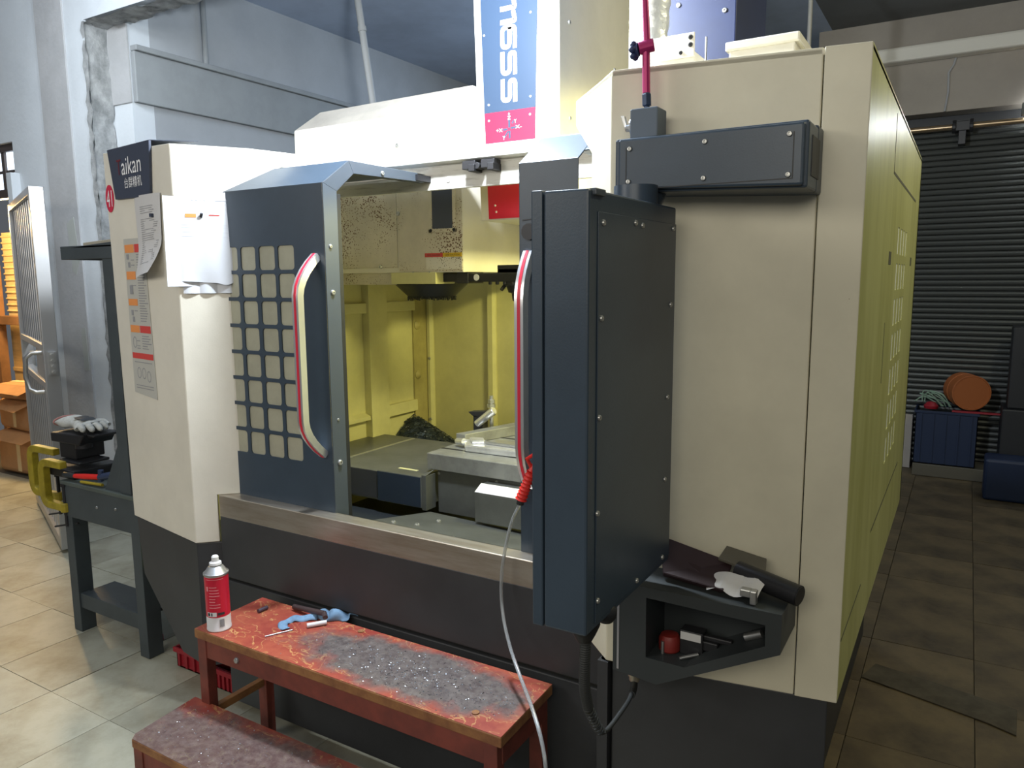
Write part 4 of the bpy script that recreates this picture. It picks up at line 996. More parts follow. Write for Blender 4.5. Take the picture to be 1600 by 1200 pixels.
# things on the tray
t = MB(); t.prism([(-0.560, 1.600, 0.918), (-0.415, 1.575, 0.918), (-0.420, 1.665, 0.950), (-0.588, 1.660, 0.986)], (0.004, -0.010, 0.012))
top_mesh('maroon_notebook', t, M['maroon'], 'dark maroon flat case leaning on the tray against the cabinet', 'case', bevel=0.003)
t = MB(); t.cyl((-0.400, 1.640, 0.951), (-0.262, 1.598, 0.937), 0.0225, n=28); t.cyl((-0.264, 1.5986, 0.9372), (-0.2605, 1.5975, 0.9368), 0.0205, n=28)
top_mesh('round_bar', t, M['dark_metal'], 'short thick dark round bar overhanging the right end of tray', 'bar', smooth=40)
t = MB(); t.prism([(-0.445, 1.640, 0.966), (-0.335, 1.610, 0.956), (-0.345, 1.665, 0.975), (-0.44, 1.69, 0.98)], (0, 0, 0.006))
top_mesh('olive_plate', t, M['olive'], 'thin dark olive plate lying over the round bar', 'plate', bevel=0.001)
random.seed(11)
t = MB()
cr = [[random.uniform(-0.004, 0.004) for _ in range(8)] for _ in range(8)]
def pf_(u, v):
    i = round(u*7); j = round(v*4)
    zz = 0.917 + 0.030*v + 0.012*abs(math.sin(u*5.5)) + cr[i][j]
    return (-0.455+0.115*u+0.01*v, 1.570-0.010*u+0.045*v+cr[j][i], zz)
t.grid(pf_, 7, 4)
top_mesh('crumpled_paper', t, M['paper_grey'], 'crumpled white paper in front of the round bar on the tray', 'paper', solid=0.0012, subd=1)
t = MB(); t.box(-0.353, -0.340, 1.552, 1.572, 0.9155, 0.945); t.box(-0.375, -0.353, 1.556, 1.575, 0.928, 0.944)
top_mesh('clip', t, M['steel'], 'small steel clip at the right of the crumpled paper', 'clip', bevel=0.002)

# ================================================================ MAGNETIC BASE on the arm box
mb_ = thing('magnetic_base', (-0.612, 1.60, 1.892), 'dark magnetic stand with magenta arms on the arm box', 'magnetic stand')
t = MB(); t.box(-0.645, -0.583, 1.572, 1.628, 1.8925, 1.955); build('magnet_block', t, M['dark_metal'] if False else mat('grey magnet paint', (0.09, 0.12, 0.16), 0.5), mb_, bevel=0.003)
t = MB(); t.lathe((-0.645, 1.60, 1.922), [(0.020, 0), (0.020, 0.006), (0.008, 0.008), (0.008, 0.02)], 16, axis=(-1, 0, 0)); t.prism([(-0.662, 1.595, 1.918), (-0.668, 1.595, 1.924), (-0.676, 1.595, 1.948), (-0.668, 1.595, 1.948)], (0, 0.012, 0)); build('lever', t, M['steel'], mb_, bevel=0.001)
t = MB(); t.cyl((-0.618, 1.60, 1.955), (-0.618, 1.60, 1.964), 0.006, n=12); t.cyl((-0.618, 1.60, 1.964), (-0.619, 1.60, 1.988), 0.0105, n=6); t.cyl((-0.619, 1.60, 1.984), (-0.6195, 1.60, 1.992), 0.008, n=12)
build('lower_joint', t, mat('dark blue joint', (0.04, 0.06, 0.11), 0.4, 0.4), mb_, bevel=0.001)
t = MB(); t.cyl((-0.6195, 1.60, 1.990), (-0.622, 1.60, 2.078), 0.0082, n=14); build('lower_arm', t, M['magenta'], mb_, smooth=40)
t = MB(); t.cyl((-0.636, 1.595, 2.082), (-0.606, 1.605, 2.088), 0.0135, n=18); build('elbow', t, M['magenta'], mb_, bevel=0.002)
t = MB()
for k in range(6):
    a = 2*PI*k/6; t.ball((-0.645, 1.592+0.013*math.cos(a), 2.078+0.013*math.sin(a)), 0.008, 8)
t.cyl((-0.650, 1.592, 2.078), (-0.636, 1.594, 2.080), 0.014, n=16); build('clamp_knob', t, M['blue_knob'], mb_, smooth=50)
t = MB(); t.cyl((-0.620, 1.60, 2.092), (-0.631, 1.60, 2.26), 0.0075, 0.0062, n=14); build('upper_arm', t, M['magenta'], mb_, smooth=40)
# ducts and cabinet behind the right cabinet top
t = MB()
pth = [(-0.800, 2.10, 2.165+0.02*i) for i in range(50)]
t.tube(pth, [0.047+0.003*math.sin(i*2.2)+0.002*math.sin(i*0.9) for i in range(50)], 20)
tag(build('flexible_duct', t, M['duct'], smooth=60), 'silver plastic wrapped duct rising behind the magenta stand', 'duct')
t = MB(); t.box(-0.885, -0.852, 2.14, 2.20, 2.1605, 3.1)
tag(build('white_trunking', t, M['cream'], bevel=0.003), 'white cable trunking just left of the silver duct', 'trunking')
bc = thing('blue_cabinet', (-0.70, 2.65, 2.062), 'deep blue cabinet standing behind the silver duct and roof box', 'cabinet')
t = MB(); t.box(-0.92, -0.655, 2.42, 2.80, 2.062, 3.1); build('body', t, M['blue_box'], bc, bevel=0.004)
for x, z in ((-0.835, 2.40+0.0), (-0.69, 2.44), (-0.69, 2.36)): screw((x, 2.42, z+0.04), (0, -1, 0), 0.008, bc)

# ================================================================ PAPERS
def sheet(name, fn, nu, nv, m, label, cat='paper', group=None):
    t = MB(); t.grid(fn, nu, nv)
    return tag(build(name, t, m, smooth=25), label, cat, group)
def PN(s, z, off): return NP(s, z, off)
a0 = sheet('paper_sheet', lambda u, v: PN(0.006+0.189*u, 1.90-0.302*v-0.012*v*u, 0.008+0.006*math.sin(v*2.2)+0.006*(v**4)*math.sin(u*9+1)+0.003*math.sin(u*3)) + Vector((0, 0, 0.020*max(0, u-0.55)*v**6*math.sin(u*14))), 20, 16, M['paper'], 'top printed white sheet with orange and red marks on the column')
a1 = sheet('paper_sheet', lambda u, v: PN(0.016+0.176*u, 1.70-0.145*v, 0.0015+0.014*v*abs(math.sin(u*9+0.5))*0.6), 30, 6, M['paper'], 'wavy white sheet hanging lowest, under the printed sheet')
a2 = sheet('paper_sheet', lambda u, v: PN(-0.028+0.055*u+0.030*v*u, 1.885-0.305*v, 0.024-0.020*u+0.012*v*(1-u)), 6, 10, M['paper'], 'narrow white sheet flaring left past the column edge')
a3 = sheet('paper_sheet', lambda u, v: LP(0.555-0.40*u-0.03*v+0.06*v*u, 1.905-0.045*u*0-0.275*v-0.02*(1-u)*v, 0.006+0.006*math.sin(u*3.1)+(0.055*max(0, v-0.6)**1.4*(0.4+0.6*u)/0.28)), 10, 14, M['paper_grey'], 'curling grey printed sheet hanging below the logo plate')
def on_sheet(root, fn, rects, m, name):
    t = MB()
    for u0, u1, v0, v1 in rects: t.poly([fn(u0, v1), fn(u1, v1), fn(u1, v0), fn(u0, v0)])
    tag(build(name, t, m, root), kind='stuff' if name == 'fine_print' else None)
FA = lambda u, v: PN(0.006+0.189*u, 1.90-0.302*v-0.012*v*u, 0.0092+0.006*math.sin(v*2.2)+0.003*math.sin(u*3)+0.006*(v**4)*math.sin(u*9+1))
on_sheet(a0, FA, [(0.17, 0.36, 0.24, 0.28)], M['orange_print'], 'orange_mark')
on_sheet(a0, FA, [(0.58, 0.76, 0.245, 0.258)], M['pink_red'], 'red_mark')
on_sheet(a0, FA, [(0.30+0.07*k, 0.335+0.07*k, 0.075, 0.095) for k in range(5)] + [(0.70, 0.90, 0.075, 0.095)] + [(0.10, 0.92, 0.13, 0.134), (0.10, 0.92, 0.36, 0.364), (0.10, 0.92, 0.39, 0.393), (0.10, 0.92, 0.44, 0.443), (0.10, 0.92, 0.49, 0.493)], mat('faint grey print', (0.55, 0.56, 0.60), 0.7), 'fine_print')
t = MB(); c = FA(0.47, 0.262); t.cyl(c+nn*(-0.001), c+nn*0.006, 0.006, n=8) if False else t.cyl(c - Vector((0.004, 0.004, 0.004)), c + Vector((0.004, -0.006, 0.008)), 0.005, n=8); build('magnet', t, M['dark_metal'], a0)
FC = lambda u, v: LP(0.555-0.40*u-0.03*v+0.06*v*u, 1.905-0.275*v-0.02*(1-u)*v, 0.0078+0.006*math.sin(u*3.1)+(0.055*max(0, v-0.6)**1.4*(0.4+0.6*u)/0.28))
random.seed(4)
on_sheet(a3, FC, [(0.25, 0.25+random.uniform(0.45, 0.68), 0.14+0.026*k, 0.148+0.026*k) for k in range(28) if k not in (4, 5)], M['grey_print'], 'fine_print')
t = MB(); c = FC(0.74, 0.27); t.box(c.x-0.006, c.x+0.006, c.y-0.008, c.y+0.004, c.z-0.006, c.z+0.006); build('magnet', t, M['logo_plate'], a3)

# ================================================================ TWO-STEP STOOL
ss = thing('step_stool', (-1.5, 1.45, 0.0), 'worn red two-step wooden stool against the machine front', 'step stool')
SX0, SX1 = -2.050, -0.905
t = MB(); t.box(SX0, SX1, 1.434, 1.706, 0.4996, 0.5005); 
top = MB(); top.prism([(SX0, 1.432, 0.470), (SX0, 1.708, 0.470), (SX1, 1.712, 0.470), (SX1+0.006, 1.434, 0.470)], (0, 0, 0.0295))
tb_ = build('top_board', top, M['ply_edge'], ss, bevel=0.003)
t = MB(); t.prism([(SX0+0.001, 1.4335, 0.4994), (SX0+0.001, 1.707, 0.4994), (SX1-0.001, 1.711, 0.4994), (SX1+0.005, 1.4355, 0.4994)], (0, 0, 0.0010)); build('painted_top', t, M['step_top'], tb_)
rl = M['red_wood']
for args in ((SX0+0.02, SX1-0.02, 1.440, 1.462, 0.408, 0.470), (SX0+0.02, SX1-0.02, 1.675, 1.697, 0.408, 0.470)):
    t = MB(); t.box(*args); build('rail', t, rl, ss, bevel=0.002)
for x0 in (SX0+0.006, SX1-0.030):
    t = MB(); t.box(x0, x0+0.024, 1.46, 1.68, 0.408, 0.470); build('rail', t, rl, ss, bevel=0.002)
for x0, y0 in ((SX0+0.006, 1.437), (SX1-0.048, 1.437), (SX0+0.006, 1.664), (SX1-0.048, 1.664)):
    t = MB(); t.box(x0, x0+0.040, y0, y0+0.034, 0.0, 0.470); build('leg', t, rl, ss, bevel=0.002)
t = MB(); t.box(SX0+0.015, SX0+0.037, 1.47, 1.665, 0.200, 0.226); build('stretcher', t, M['ply_edge'], ss, bevel=0.002)
screw((-1.86, 1.4395, 0.440), (0, -1, 0), 0.010, ss, m=M['steel'])
TX0, TX1, TZ = -2.068, -0.93, 0.25
t = MB(); t.prism([(TX0+0.018, 1.200, TZ-0.028), (TX0, 1.222, TZ-0.028), (TX0-0.020, 1.446, TZ-0.028), (TX1, 1.446, TZ-0.028), (TX1, 1.195, TZ-0.028)], (0, 0, 0.0272)); tr = build('tread_board', t, M['ply_edge'], ss, bevel=0.003)
t = MB(); t.prism([(TX0+0.020, 1.2015, TZ-0.001), (TX0+0.002, 1.223, TZ-0.001), (TX0-0.018, 1.445, TZ-0.001), (TX1-0.001, 1.445, TZ-0.001), (TX1-0.001, 1.1965, TZ-0.001)], (0, 0, 0.001)); build('painted_tread', t, M['tread_top'], tr)
t = MB(); t.box(TX0+0.02, TX1-0.02, 1.208, 1.230, 0.165, TZ-0.028); build('rail', t, rl, ss, bevel=0.002)
t = MB(); t.box(TX0+0.018, TX0+0.040, 1.23, 1.41, 0.165, TZ-0.028); build('rail', t, rl, ss, bevel=0.002)
for x0, y0 in ((TX0+0.016, 1.204), (TX1-0.06, 1.204), (TX0+0.016, 1.385), (TX1-0.06, 1.385)):
    t = MB(); t.box(x0, x0+0.042, y0, y0+0.042, 0.0, TZ-0.028); build('leg', t, rl, ss, bevel=0.002)

# metal chips strewn on both steps
def chips(mb, n, fx, size):
    for _ in range(n):
        p = Vector(fx()); a = random.uniform(0, 2*PI); s = size*random.uniform(0.5, 1.6); h = s*random.uniform(0.2, 0.8)
        d = Vector((math.cos(a), math.sin(a), 0))*s; e_ = Vector((-math.sin(a), math.cos(a), 0))*s*0.5
        mb.add([p-d, p+e_, p+d, p-e_*0.4+Vector((0, 0, h))], [(0, 1, 3), (1, 2, 3), (2, 0, 3), (0, 2, 1)])
random.seed(21)
def f_top():
    while True:
        x, y = random.gauss(-1.26, 0.20), random.gauss(1.56, 0.055)
        if -2.0 < x < -0.92 and 1.445 < y < 1.69: return (x, y, 0.5006)
t = MB(); chips(t, 900, f_top, 0.0022)
tag(build('metal_chips', t, M['chip']), 'bright metal chips scattered over the upper red step', 'chips', kind='stuff')
def f_tr():
    while True:
        x, y = random.uniform(-2.05, -1.1), random.uniform(1.21, 1.43)
        return (x, y, 0.2502)
t = MB(); chips(t, 420, f_tr, 0.0020)
tag(build('metal_chips', t, M['chip']), 'metal chips scattered over the lower tread', 'chips', kind='stuff')
# chip heap in the machine corner
random.seed(9)
HC = Vector((-2.60, 3.28, 0.70)); 
def heap_z(x, y):
    r = math.hypot((x-HC.x)/0.23, (y-HC.y)/0.22); return 0.69+0.165*max(0, 1-r)
t = MB(); t.grid(lambda u, v: (-2.64+0.42*u, 3.03+0.43*v, heap_z(-2.64+0.42*u, 3.03+0.43*v)+random.uniform(-0.006, 0.006)-0.006), 24, 24)
def f_h():
    x, y = -2.635+0.40*random.random(), 3.04+0.40*random.random(); return (x, y, heap_z(x, y))
chips(t, 2200, f_h, 0.006)
for k in range(len(t.f)-8800, len(t.f)): t.m[k] = 1 if random.random() < 0.25 else 0
tag(build('chip_heap', t, [M['chip_dark'], M['chip']]), 'heap of dark metal chips in the corner inside the machine', 'chips', kind='stuff')
# base support below the heap (rear of the way cover)
# ================================================================ THINGS ON THE STEP
sc = thing('spray_can', (-1.985, 1.478, 0.5006), 'red spray can with white lower band on the step corner', 'spray can')
cx_, cy_, cz_ = -1.985, 1.478, 0.5006; RC = 0.0375
t = MB(); t.lathe((cx_, cy_, cz_), [(RC-0.002, 0), (RC, 0.002), (RC, 0.006), (RC-0.001, 0.008), (RC-0.001, 0.048)], 36); build('white_band', t, M['can_white'], sc, smooth=30)
t = MB(); t.lathe((cx_, cy_, cz_), [(RC-0.001, 0.048), (RC-0.001, 0.180)], 36); cb = build('can_body', t, M['can_red'], sc, smooth=30)
t = MB(); t.lathe((cx_, cy_, cz_), [(RC-0.001, 0.179), (RC+0.001, 0.182), (RC+0.001, 0.187), (RC-0.004, 0.190), (RC-0.014, 0.205), (RC-0.020, 0.208), (RC-0.020, 0.214)], 36); build('shoulder', t, M['steel'], sc, smooth=30)
t = MB(); t.lathe((cx_, cy_, cz_), [(0.019, 0.212), (0.018, 0.219), (0.011, 0.222), (0.011, 0.236), (0.008, 0.240), (0.002, 0.241)], 24); build('spray_nozzle', t, M['can_white'], sc, smooth=35)
def on_can(mb, a0_, a1_, z0_, z1_, rr=RC-0.0002):
    k = max(2, int((a1_-a0_)/0.15)); 
    for i in range(k):
        a = a0_+(a1_-a0_)*i/k; b = a0_+(a1_-a0_)*(i+1)/k
        mb.add([(cx_+rr*math.cos(q), cy_+rr*math.sin(q), cz_+z) for q, z in ((a, z0_), (b, z0_), (b, z1_), (a, z1_))], [(0, 1, 2, 3)])
va = math.atan2(-cy_, -cx_)      # direction from the can to the camera, which the print faces
t = MB(); random.seed(2)
for k in range(8): on_can(t, va-0.75+0.01*k, va-0.75+0.01*k+random.uniform(0.5, 0.95), 0.080+0.0095*k, 0.0825+0.0095*k)
on_can(t, va-0.95, va-0.78, 0.135, 0.150); on_can(t, va-0.9, va+0.55, 0.172, 0.1735)
build('fine_print', t, mat('pale red print', (0.72, 0.25, 0.28), 0.5), cb)
t = MB(); on_can(t, va-1.0, va-0.15, 0.052, 0.066); build('white_block', t, M['can_white'], cb)
t = MB(); on_can(t, va-0.95, va-0.72, 0.054, 0.064, RC); on_can(t, va-0.62, va-0.5, 0.054, 0.064, RC); on_can(t, va-0.08, va+0.5, 0.056, 0.064, RC); 
for k in range(9): on_can(t, va+0.05+0.045*k, va+0.072+0.045*k, 0.016, 0.042, RC)
build('bar_code', t, M['black_print'], cb)
# rag
random.seed(31)
t = MB()
def rag(u, v):
    x = -1.775+0.105*u+0.02*v; y = 1.665+0.055*v+0.035*u
    fold = 0.018*abs(math.sin(u*6+v*2.0))*math.sin(PI*min(1, max(0, v)))+0.016*math.sin(PI*u)*math.sin(PI*v)
    return (x+0.008*math.sin(v*7), y+0.008*math.sin(u*9), 0.5025+fold)
t.grid(rag, 18, 14)
def tail(u, v):
    c = curve([(-1.76, 1.685, 0), (-1.80, 1.655, 0), (-1.825, 1.625, 0), (-1.820, 1.590, 0), (-1.785, 1.572, 0)], 6); i = min(len(c)-1, int(u*(len(c)-1))); p = c[i]; w_ = 0.010+0.012*(1-abs(u-0.2))
    q = c[min(i+1, len(c)-1)]-c[max(i-1, 0)]; nrm = Vector((-q.y, q.x, 0)).normalized()
    z = 0.5022+0.012*math.sin(PI*v)*(1-u)**0.6+0.003*math.sin(u*20)
    return (p.x+nrm.x*w_*(v-0.5)*2, p.y+nrm.y*w_*(v-0.5)*2, z)
t.grid(tail, 24, 6)
tag(build('blue_rag', t, M['rag'], smooth=60, solid=0.0016), 'crumpled blue rag with a trailing strip on the red step', 'rag')
t = MB(); t.tube([(-1.875, 1.690, 0.512), (-1.720, 1.675, 0.530)], 0.009, 10); t.tube([(-1.720, 1.675, 0.530), (-1.703, 1.662, 0.525)], 0.0085, 10)
tag(build('dark_rod', t, mat('dark brown rod', (0.07, 0.045, 0.045), 0.45, 0.3), smooth=40), 'dark rod lying across the blue rag', 'rod')
t = MB(); t.cyl((-1.738, 1.616, 0.5085), (-1.700, 1.664, 0.510), 0.0075, n=12)
tag(build('white_tip', t, M['can_white'], smooth=40), 'short white-tipped stub in front of the blue rag', 'stub')
t = MB(); t.cyl((-1.960, 1.612, 0.5075), (-1.958, 1.648, 0.5075), 0.0065, n=10)
tag(build('dark_stub', t, mat('purple stub', (0.07, 0.05, 0.07), 0.5), smooth=40), 'short dark stub lying alone near the back left of the step', 'stub')
t = MB(); t.cyl((-1.805, 1.505, 0.5028), (-1.765, 1.580, 0.5028), 0.0022, n=8)
tag(build('thin_wire', t, M['steel'], smooth=40), 'thin straight wire in front of the rag strip', 'wire')
t = MB(); t.lathe((-1.573, 1.685, 0.5006), [(0.011, 0), (0.011, 0.002), (0.006, 0.002), (0.005, 0.001)], 14)
tag(build('washer', t, M['ply_edge'], smooth=40), 'small rusty washer right of the blue rag', 'washer')
t = MB(); t.lathe((-1.010, 1.490, 0.5006), [(0.010, 0), (0.010, 0.003), (0.004, 0.004)], 12)
tag(build('dark_button', t, M['ply_edge'], smooth=40), 'small dark knot by the right front corner of the step', 'knot')

# ================================================================ AIR HOSE with red gun, hung over the sill
ah = thing('air_hose', (-1.00, 1.60, 0.5), 'clear air hose with red nozzle hanging over the sill', 'air hose')
pts = curve([(-1.016, 1.735, 0.990), (-1.039, 1.725, 0.935), (-1.053, 1.710, 0.854), (-1.060, 1.700, 0.764), (-1.043, 1.680, 0.682), (-0.997, 1.640, 0.618), (-0.928, 1.580, 0.574), (-0.847, 1.500, 0.550), (-0.788, 1.440, 0.512), (-0.760, 1.410, 0.44), (-0.745, 1.39, 0.30), (-0.74, 1.38, 0.12), (-0.72, 1.36, 0.006), (-0.68, 1.28, 0.006)], 10)
t = MB(); t.tube(pts, 0.0048, 10); build('clear_tube', t, M['hose'], ah, smooth=60)
t = MB(); rr = []; pp = []
a, b = Vector((-1.0150, 1.735, 1.000)), Vector((-0.985, 1.737, 1.080))
for i in range(25):
    u = i/24; pp.append(a.lerp(b, u)); rr.append(0.0155 + (0.0016 if i % 3 == 0 else -0.001) - 0.004*u)
t.tube(pp, rr, 14); t.tube([(-0.985, 1.737, 1.08), (-0.975, 1.745, 1.10), (-0.945, 1.755, 1.105)], 0.010, 10); t.tube([(-0.985, 1.737, 1.095), (-0.99, 1.725, 1.118), (-0.965, 1.725, 1.135)], 0.0055, 8)
build('red_grip', t, M['red_plastic'], ah, smooth=50)
t = MB(); t.cyl((-1.0185, 1.7345, 0.985), (-1.0150, 1.735, 1.001), 0.0105, n=12); build('collar', t, M['black'], ah)

# ================================================================ WORKPIECES ON THE TABLE
t = MB(); t.prism([(-1.885, 2.66, 0.884), (-1.835, 2.66, 0.884), (-1.72, 3.00, 0.884), (-1.79, 3.00, 0.884)], (0, 0, 0.045)); 
tag(build('fixture_rail', t, M['steel_table'], bevel=0.003), 'long grey clamping rail across the left of the machine table', 'fixture')
ca = thing('cast_part', (-1.72, 2.62, 0.884), 'shiny silver machined casting on the machine table', 'workpiece')
t = MB(); t.prism([(-1.835, 2.650, 0.884), (-1.76, 2.545, 0.884), (-1.45, 2.555, 0.884), (-1.45, 2.66, 0.884), (-1.73, 2.67, 0.884)], (0, 0, 0.028)); t.prism([(-1.80, 2.64, 0.912), (-1.745, 2.575, 0.912), (-1.70, 2.61, 0.912), (-1.74, 2.66, 0.912)], (0, 0, 0.014))
build('body', t, mat('cast aluminium', (0.78, 0.78, 0.78), 0.28, 0.75, var=0.2, vscale=15), ca, bevel=0.006)
t = MB(); t.prism([(-1.70, 2.60, 0.913), (-1.45, 2.59, 0.913), (-1.45, 2.65, 0.913), (-1.68, 2.655, 0.913)], (0, 0, 0.012)); build('pocket_rim', t, M['steel'], ca, bevel=0.003)
t = MB(); t.cyl((-1.85, 2.62, 0.905), (-1.80, 2.60, 0.912), 0.014, n=12); build('spigot', t, M['silver'], ca, smooth=40)
for x, y in ((-1.62, 2.485), (-1.53, 2.49), (-1.50, 2.50)):
    pass
t = MB(); t.cyl((-1.905, 2.86, 0.935), (-1.815, 2.86, 1.005), 0.018, n=16); t.cyl((-1.818, 2.86, 1.0025), (-1.812, 2.86, 1.007), 0.014, n=16)
tag(build('clamp_bar', t, M['silver'], smooth=40), 'bright tilted steel bar by the clamp bolt on the table', 'bar')
kb = thing('clamp_block', (-1.93, 2.92, 0.884), 'black clamp block with upright bolt on the machine table', 'clamp')
t = MB(); t.prism([(-1.985, 2.90, 0.978), (-1.86, 2.90, 0.992), (-1.86, 2.90, 0.965), (-1.95, 2.90, 0.955)], (0, 0.05, 0)); t.box(-1.955, -1.905, 2.90, 2.95, 0.884, 0.965); build('block', t, M['dark_metal'], kb, bevel=0.003)
t = MB(); t.cyl((-1.868, 2.925, 0.90), (-1.868, 2.925, 1.06), 0.010, n=12); t.cyl((-1.868, 2.925, 1.005), (-1.868, 2.925, 1.022), 0.020, n=6); t.cyl((-1.868, 2.925, 1.026), (-1.868, 2.925, 1.042), 0.017, n=6); build('stud_and_nuts', t, M['steel'], kb)

# ================================================================ WORKBENCH (left)
wb = thing('workbench', (-3.2, 2.05, 0.0), 'dark grey steel workbench left of the machine', 'workbench')
BX0, BX1 = -3.462, -2.895
t = MB(); t.box(BX0, BX1, 1.795, 2.35, 0.695, 0.712); build('top_plate', t, mat('greenish bench top', (0.09, 0.11, 0.10), 0.45, var=0.2), wb, bevel=0.002)
t = MB(); t.box(BX0, BX1, 1.80, 1.83, 0.548, 0.695); build('apron', t, M['bench'], wb, bevel=0.002)
t = MB(); t.box(BX0, BX0+0.02, 1.83, 2.33, 0.548, 0.695); build('apron', t, M['bench'], wb, bevel=0.002)
for x0 in (BX0+0.002, BX1-0.062):
    for y0 in (1.802, 2.26):
        m_ = MB(); m_.box(x0, x0+0.060, y0, y0+0.07, 0.0, 0.548); build('leg', m_, M['bench'], wb, bevel=0.002)
t = MB(); t.box(BX0+0.06, BX1-0.06, 1.81, 1.85, 0.115, 0.185); build('lower_rail', t, M['bench'], wb, bevel=0.002)
t = MB(); t.box(BX0+0.05, BX1-0.05, 1.85, 1.98, 0.165, 0.180); build('lower_shelf', t, M['bench'], wb, bevel=0.002)
t = MB(); t.box(-3.012, -2.940, 1.805, 1.87, 0.712, 1.745); po = build('upright', t, M['bench'], wb, bevel=0.003)
t = MB(); t.prism([(-3.300, 1.80, 1.735), (-2.90, 1.80, 1.757), (-2.90, 1.80, 1.690), (-3.300, 1.80, 1.690)], (0, 0.018, 0)); t.box(-3.300, -2.90, 1.80, 2.1, 1.735, 1.745); t.box(-3.300, -3.28, 1.818, 2.1, 1.690, 1.735); build('top_arm', t, M['bench'], wb, bevel=0.002)
t = MB(); t.prism([(-3.135, 1.81, 0.712), (-3.012, 1.81, 0.925), (-3.0, 1.81, 0.925), (-3.0, 1.81, 0.712)], (0, 0.012, 0)); build('gusset', t, M['bench'], wb, bevel=0.001)
for x, z in ((-3.19, 0.655), (-3.05, 0.668)): screw((x, 1.80, z-0.03), (0, -1, 0), 0.007, wb)
t = MB(); t.prism([(-3.18, 1.83, 1.7465), (-2.93, 1.83, 1.7585), (-2.95, 2.05, 1.762), (-3.15, 2.05, 1.75)], (0, 0, 0.012))
tag(build('cardboard_scrap', t, M['olive'] if False else mat('dull cardboard', (0.36, 0.33, 0.26), 0.9), bevel=0.002), 'flat cardboard scrap lying on top of the bench arm', 'cardboard')
# vise on the front left corner
vs_ = thing('bench_anvil', (-3.52, 1.93, 0.70), 'dark iron anvil block clamped at the left end of workbench', 'anvil')
t = MB(); t.box(-3.70, -3.40, 1.825, 2.05, 0.7125, 0.752); t.box(-3.57, -3.40, 1.855, 2.0, 0.772, 0.785); t.box(-3.60, -3.47, 1.88, 2.02, 0.785, 0.860); t.prism([(-3.63, 1.86, 0.862), (-3.40, 1.86, 0.862), (-3.36, 1.86, 0.915), (-3.63, 1.86, 0.905)], (0, 0.16, 0)); t.box(-3.40, -3.31, 1.88, 2.0, 0.905, 0.918)
build('block', t, M['dark_metal'], vs_, bevel=0.006)
t = MB(); t.cyl((-3.43, 1.90, 0.845), (-3.43, 1.90, 0.90), 0.036, n=20); t.cyl((-3.45, 1.92, 0.89), (-3.36, 1.90, 0.915), 0.02, n=12); build('round_stake', t, M['dark_metal'], vs_, smooth=40)
def cclamp(x, y, z0, z1, w_, lab):
    c_ = thing('c_clamp', (x, y, z0), lab, 'clamp', 'yellow clamps on the workbench')
    t = MB()
    path = rounded([Vector((x+w_, z1-0.012)), Vector((x+0.018, z1-0.012)), Vector((x+0.018, z0+0.012)), Vector((x+w_, z0+0.012))], 0.05, 8)
    for i in range(len(path)-1):
        pass
    L_ = []; R_ = []; n_ = len(path)
    for i in range(n_):
        tg = (path[min(i+1, n_-1)]-path[max(i-1, 0)]).normalized(); nr = Vector((-tg.y, tg.x)); q = 0.5-abs(i/(n_-1)-0.5); hw = 0.016+0.016*q
        L_.append(path[i]+nr*hw); R_.append(path[i]-nr*hw)
    vsx = []
    for i in range(n_): vsx += [(L_[i].x, y-0.017, L_[i].y), (R_[i].x, y-0.017, R_[i].y), (R_[i].x, y+0.017, R_[i].y), (L_[i].x, y+0.017, L_[i].y)]
    t.add(vsx, [(i*4+j, i*4+(j+1) % 4, (i+1)*4+(j+1) % 4, (i+1)*4+j) for i in range(n_-1) for j in range(4)] + [(3, 2, 1, 0), ((n_-1)*4, (n_-1)*4+1, (n_-1)*4+2, (n_-1)*4+3)])
    t.cyl((x+w_-0.01, y, z0-0.008), (x+w_-0.01, y, z0+0.034), 0.021, n=14)
    build('frame', t, M['yellow'], c_, bevel=0.004)
    t = MB(); t.cyl((x+w_-0.01, y, z0-0.075), (x+w_-0.01, y, z0+0.115), 0.008, n=10); t.cyl((x+w_-0.01, y, z0+0.11), (x+w_-0.01, y, z0+0.122), 0.014, n=12); build('screw_spindle', t, M['dark_metal'], c_, smooth=40)
    t = MB(); t.cyl((x+w_-0.075, y-0.02, z0-0.082), (x+w_+0.045, y+0.02, z0-0.058), 0.0042, n=8); build('tommy_bar', t, M['dark_metal'], c_, smooth=40)
cclamp(-3.615, 1.800, 0.575, 0.795, 0.185, 'yellow screw clamp nearer the viewer on the workbench end')
cclamp(-3.875, 1.885, 0.575, 0.815, 0.235, 'yellow screw clamp farther left behind the other clamp')
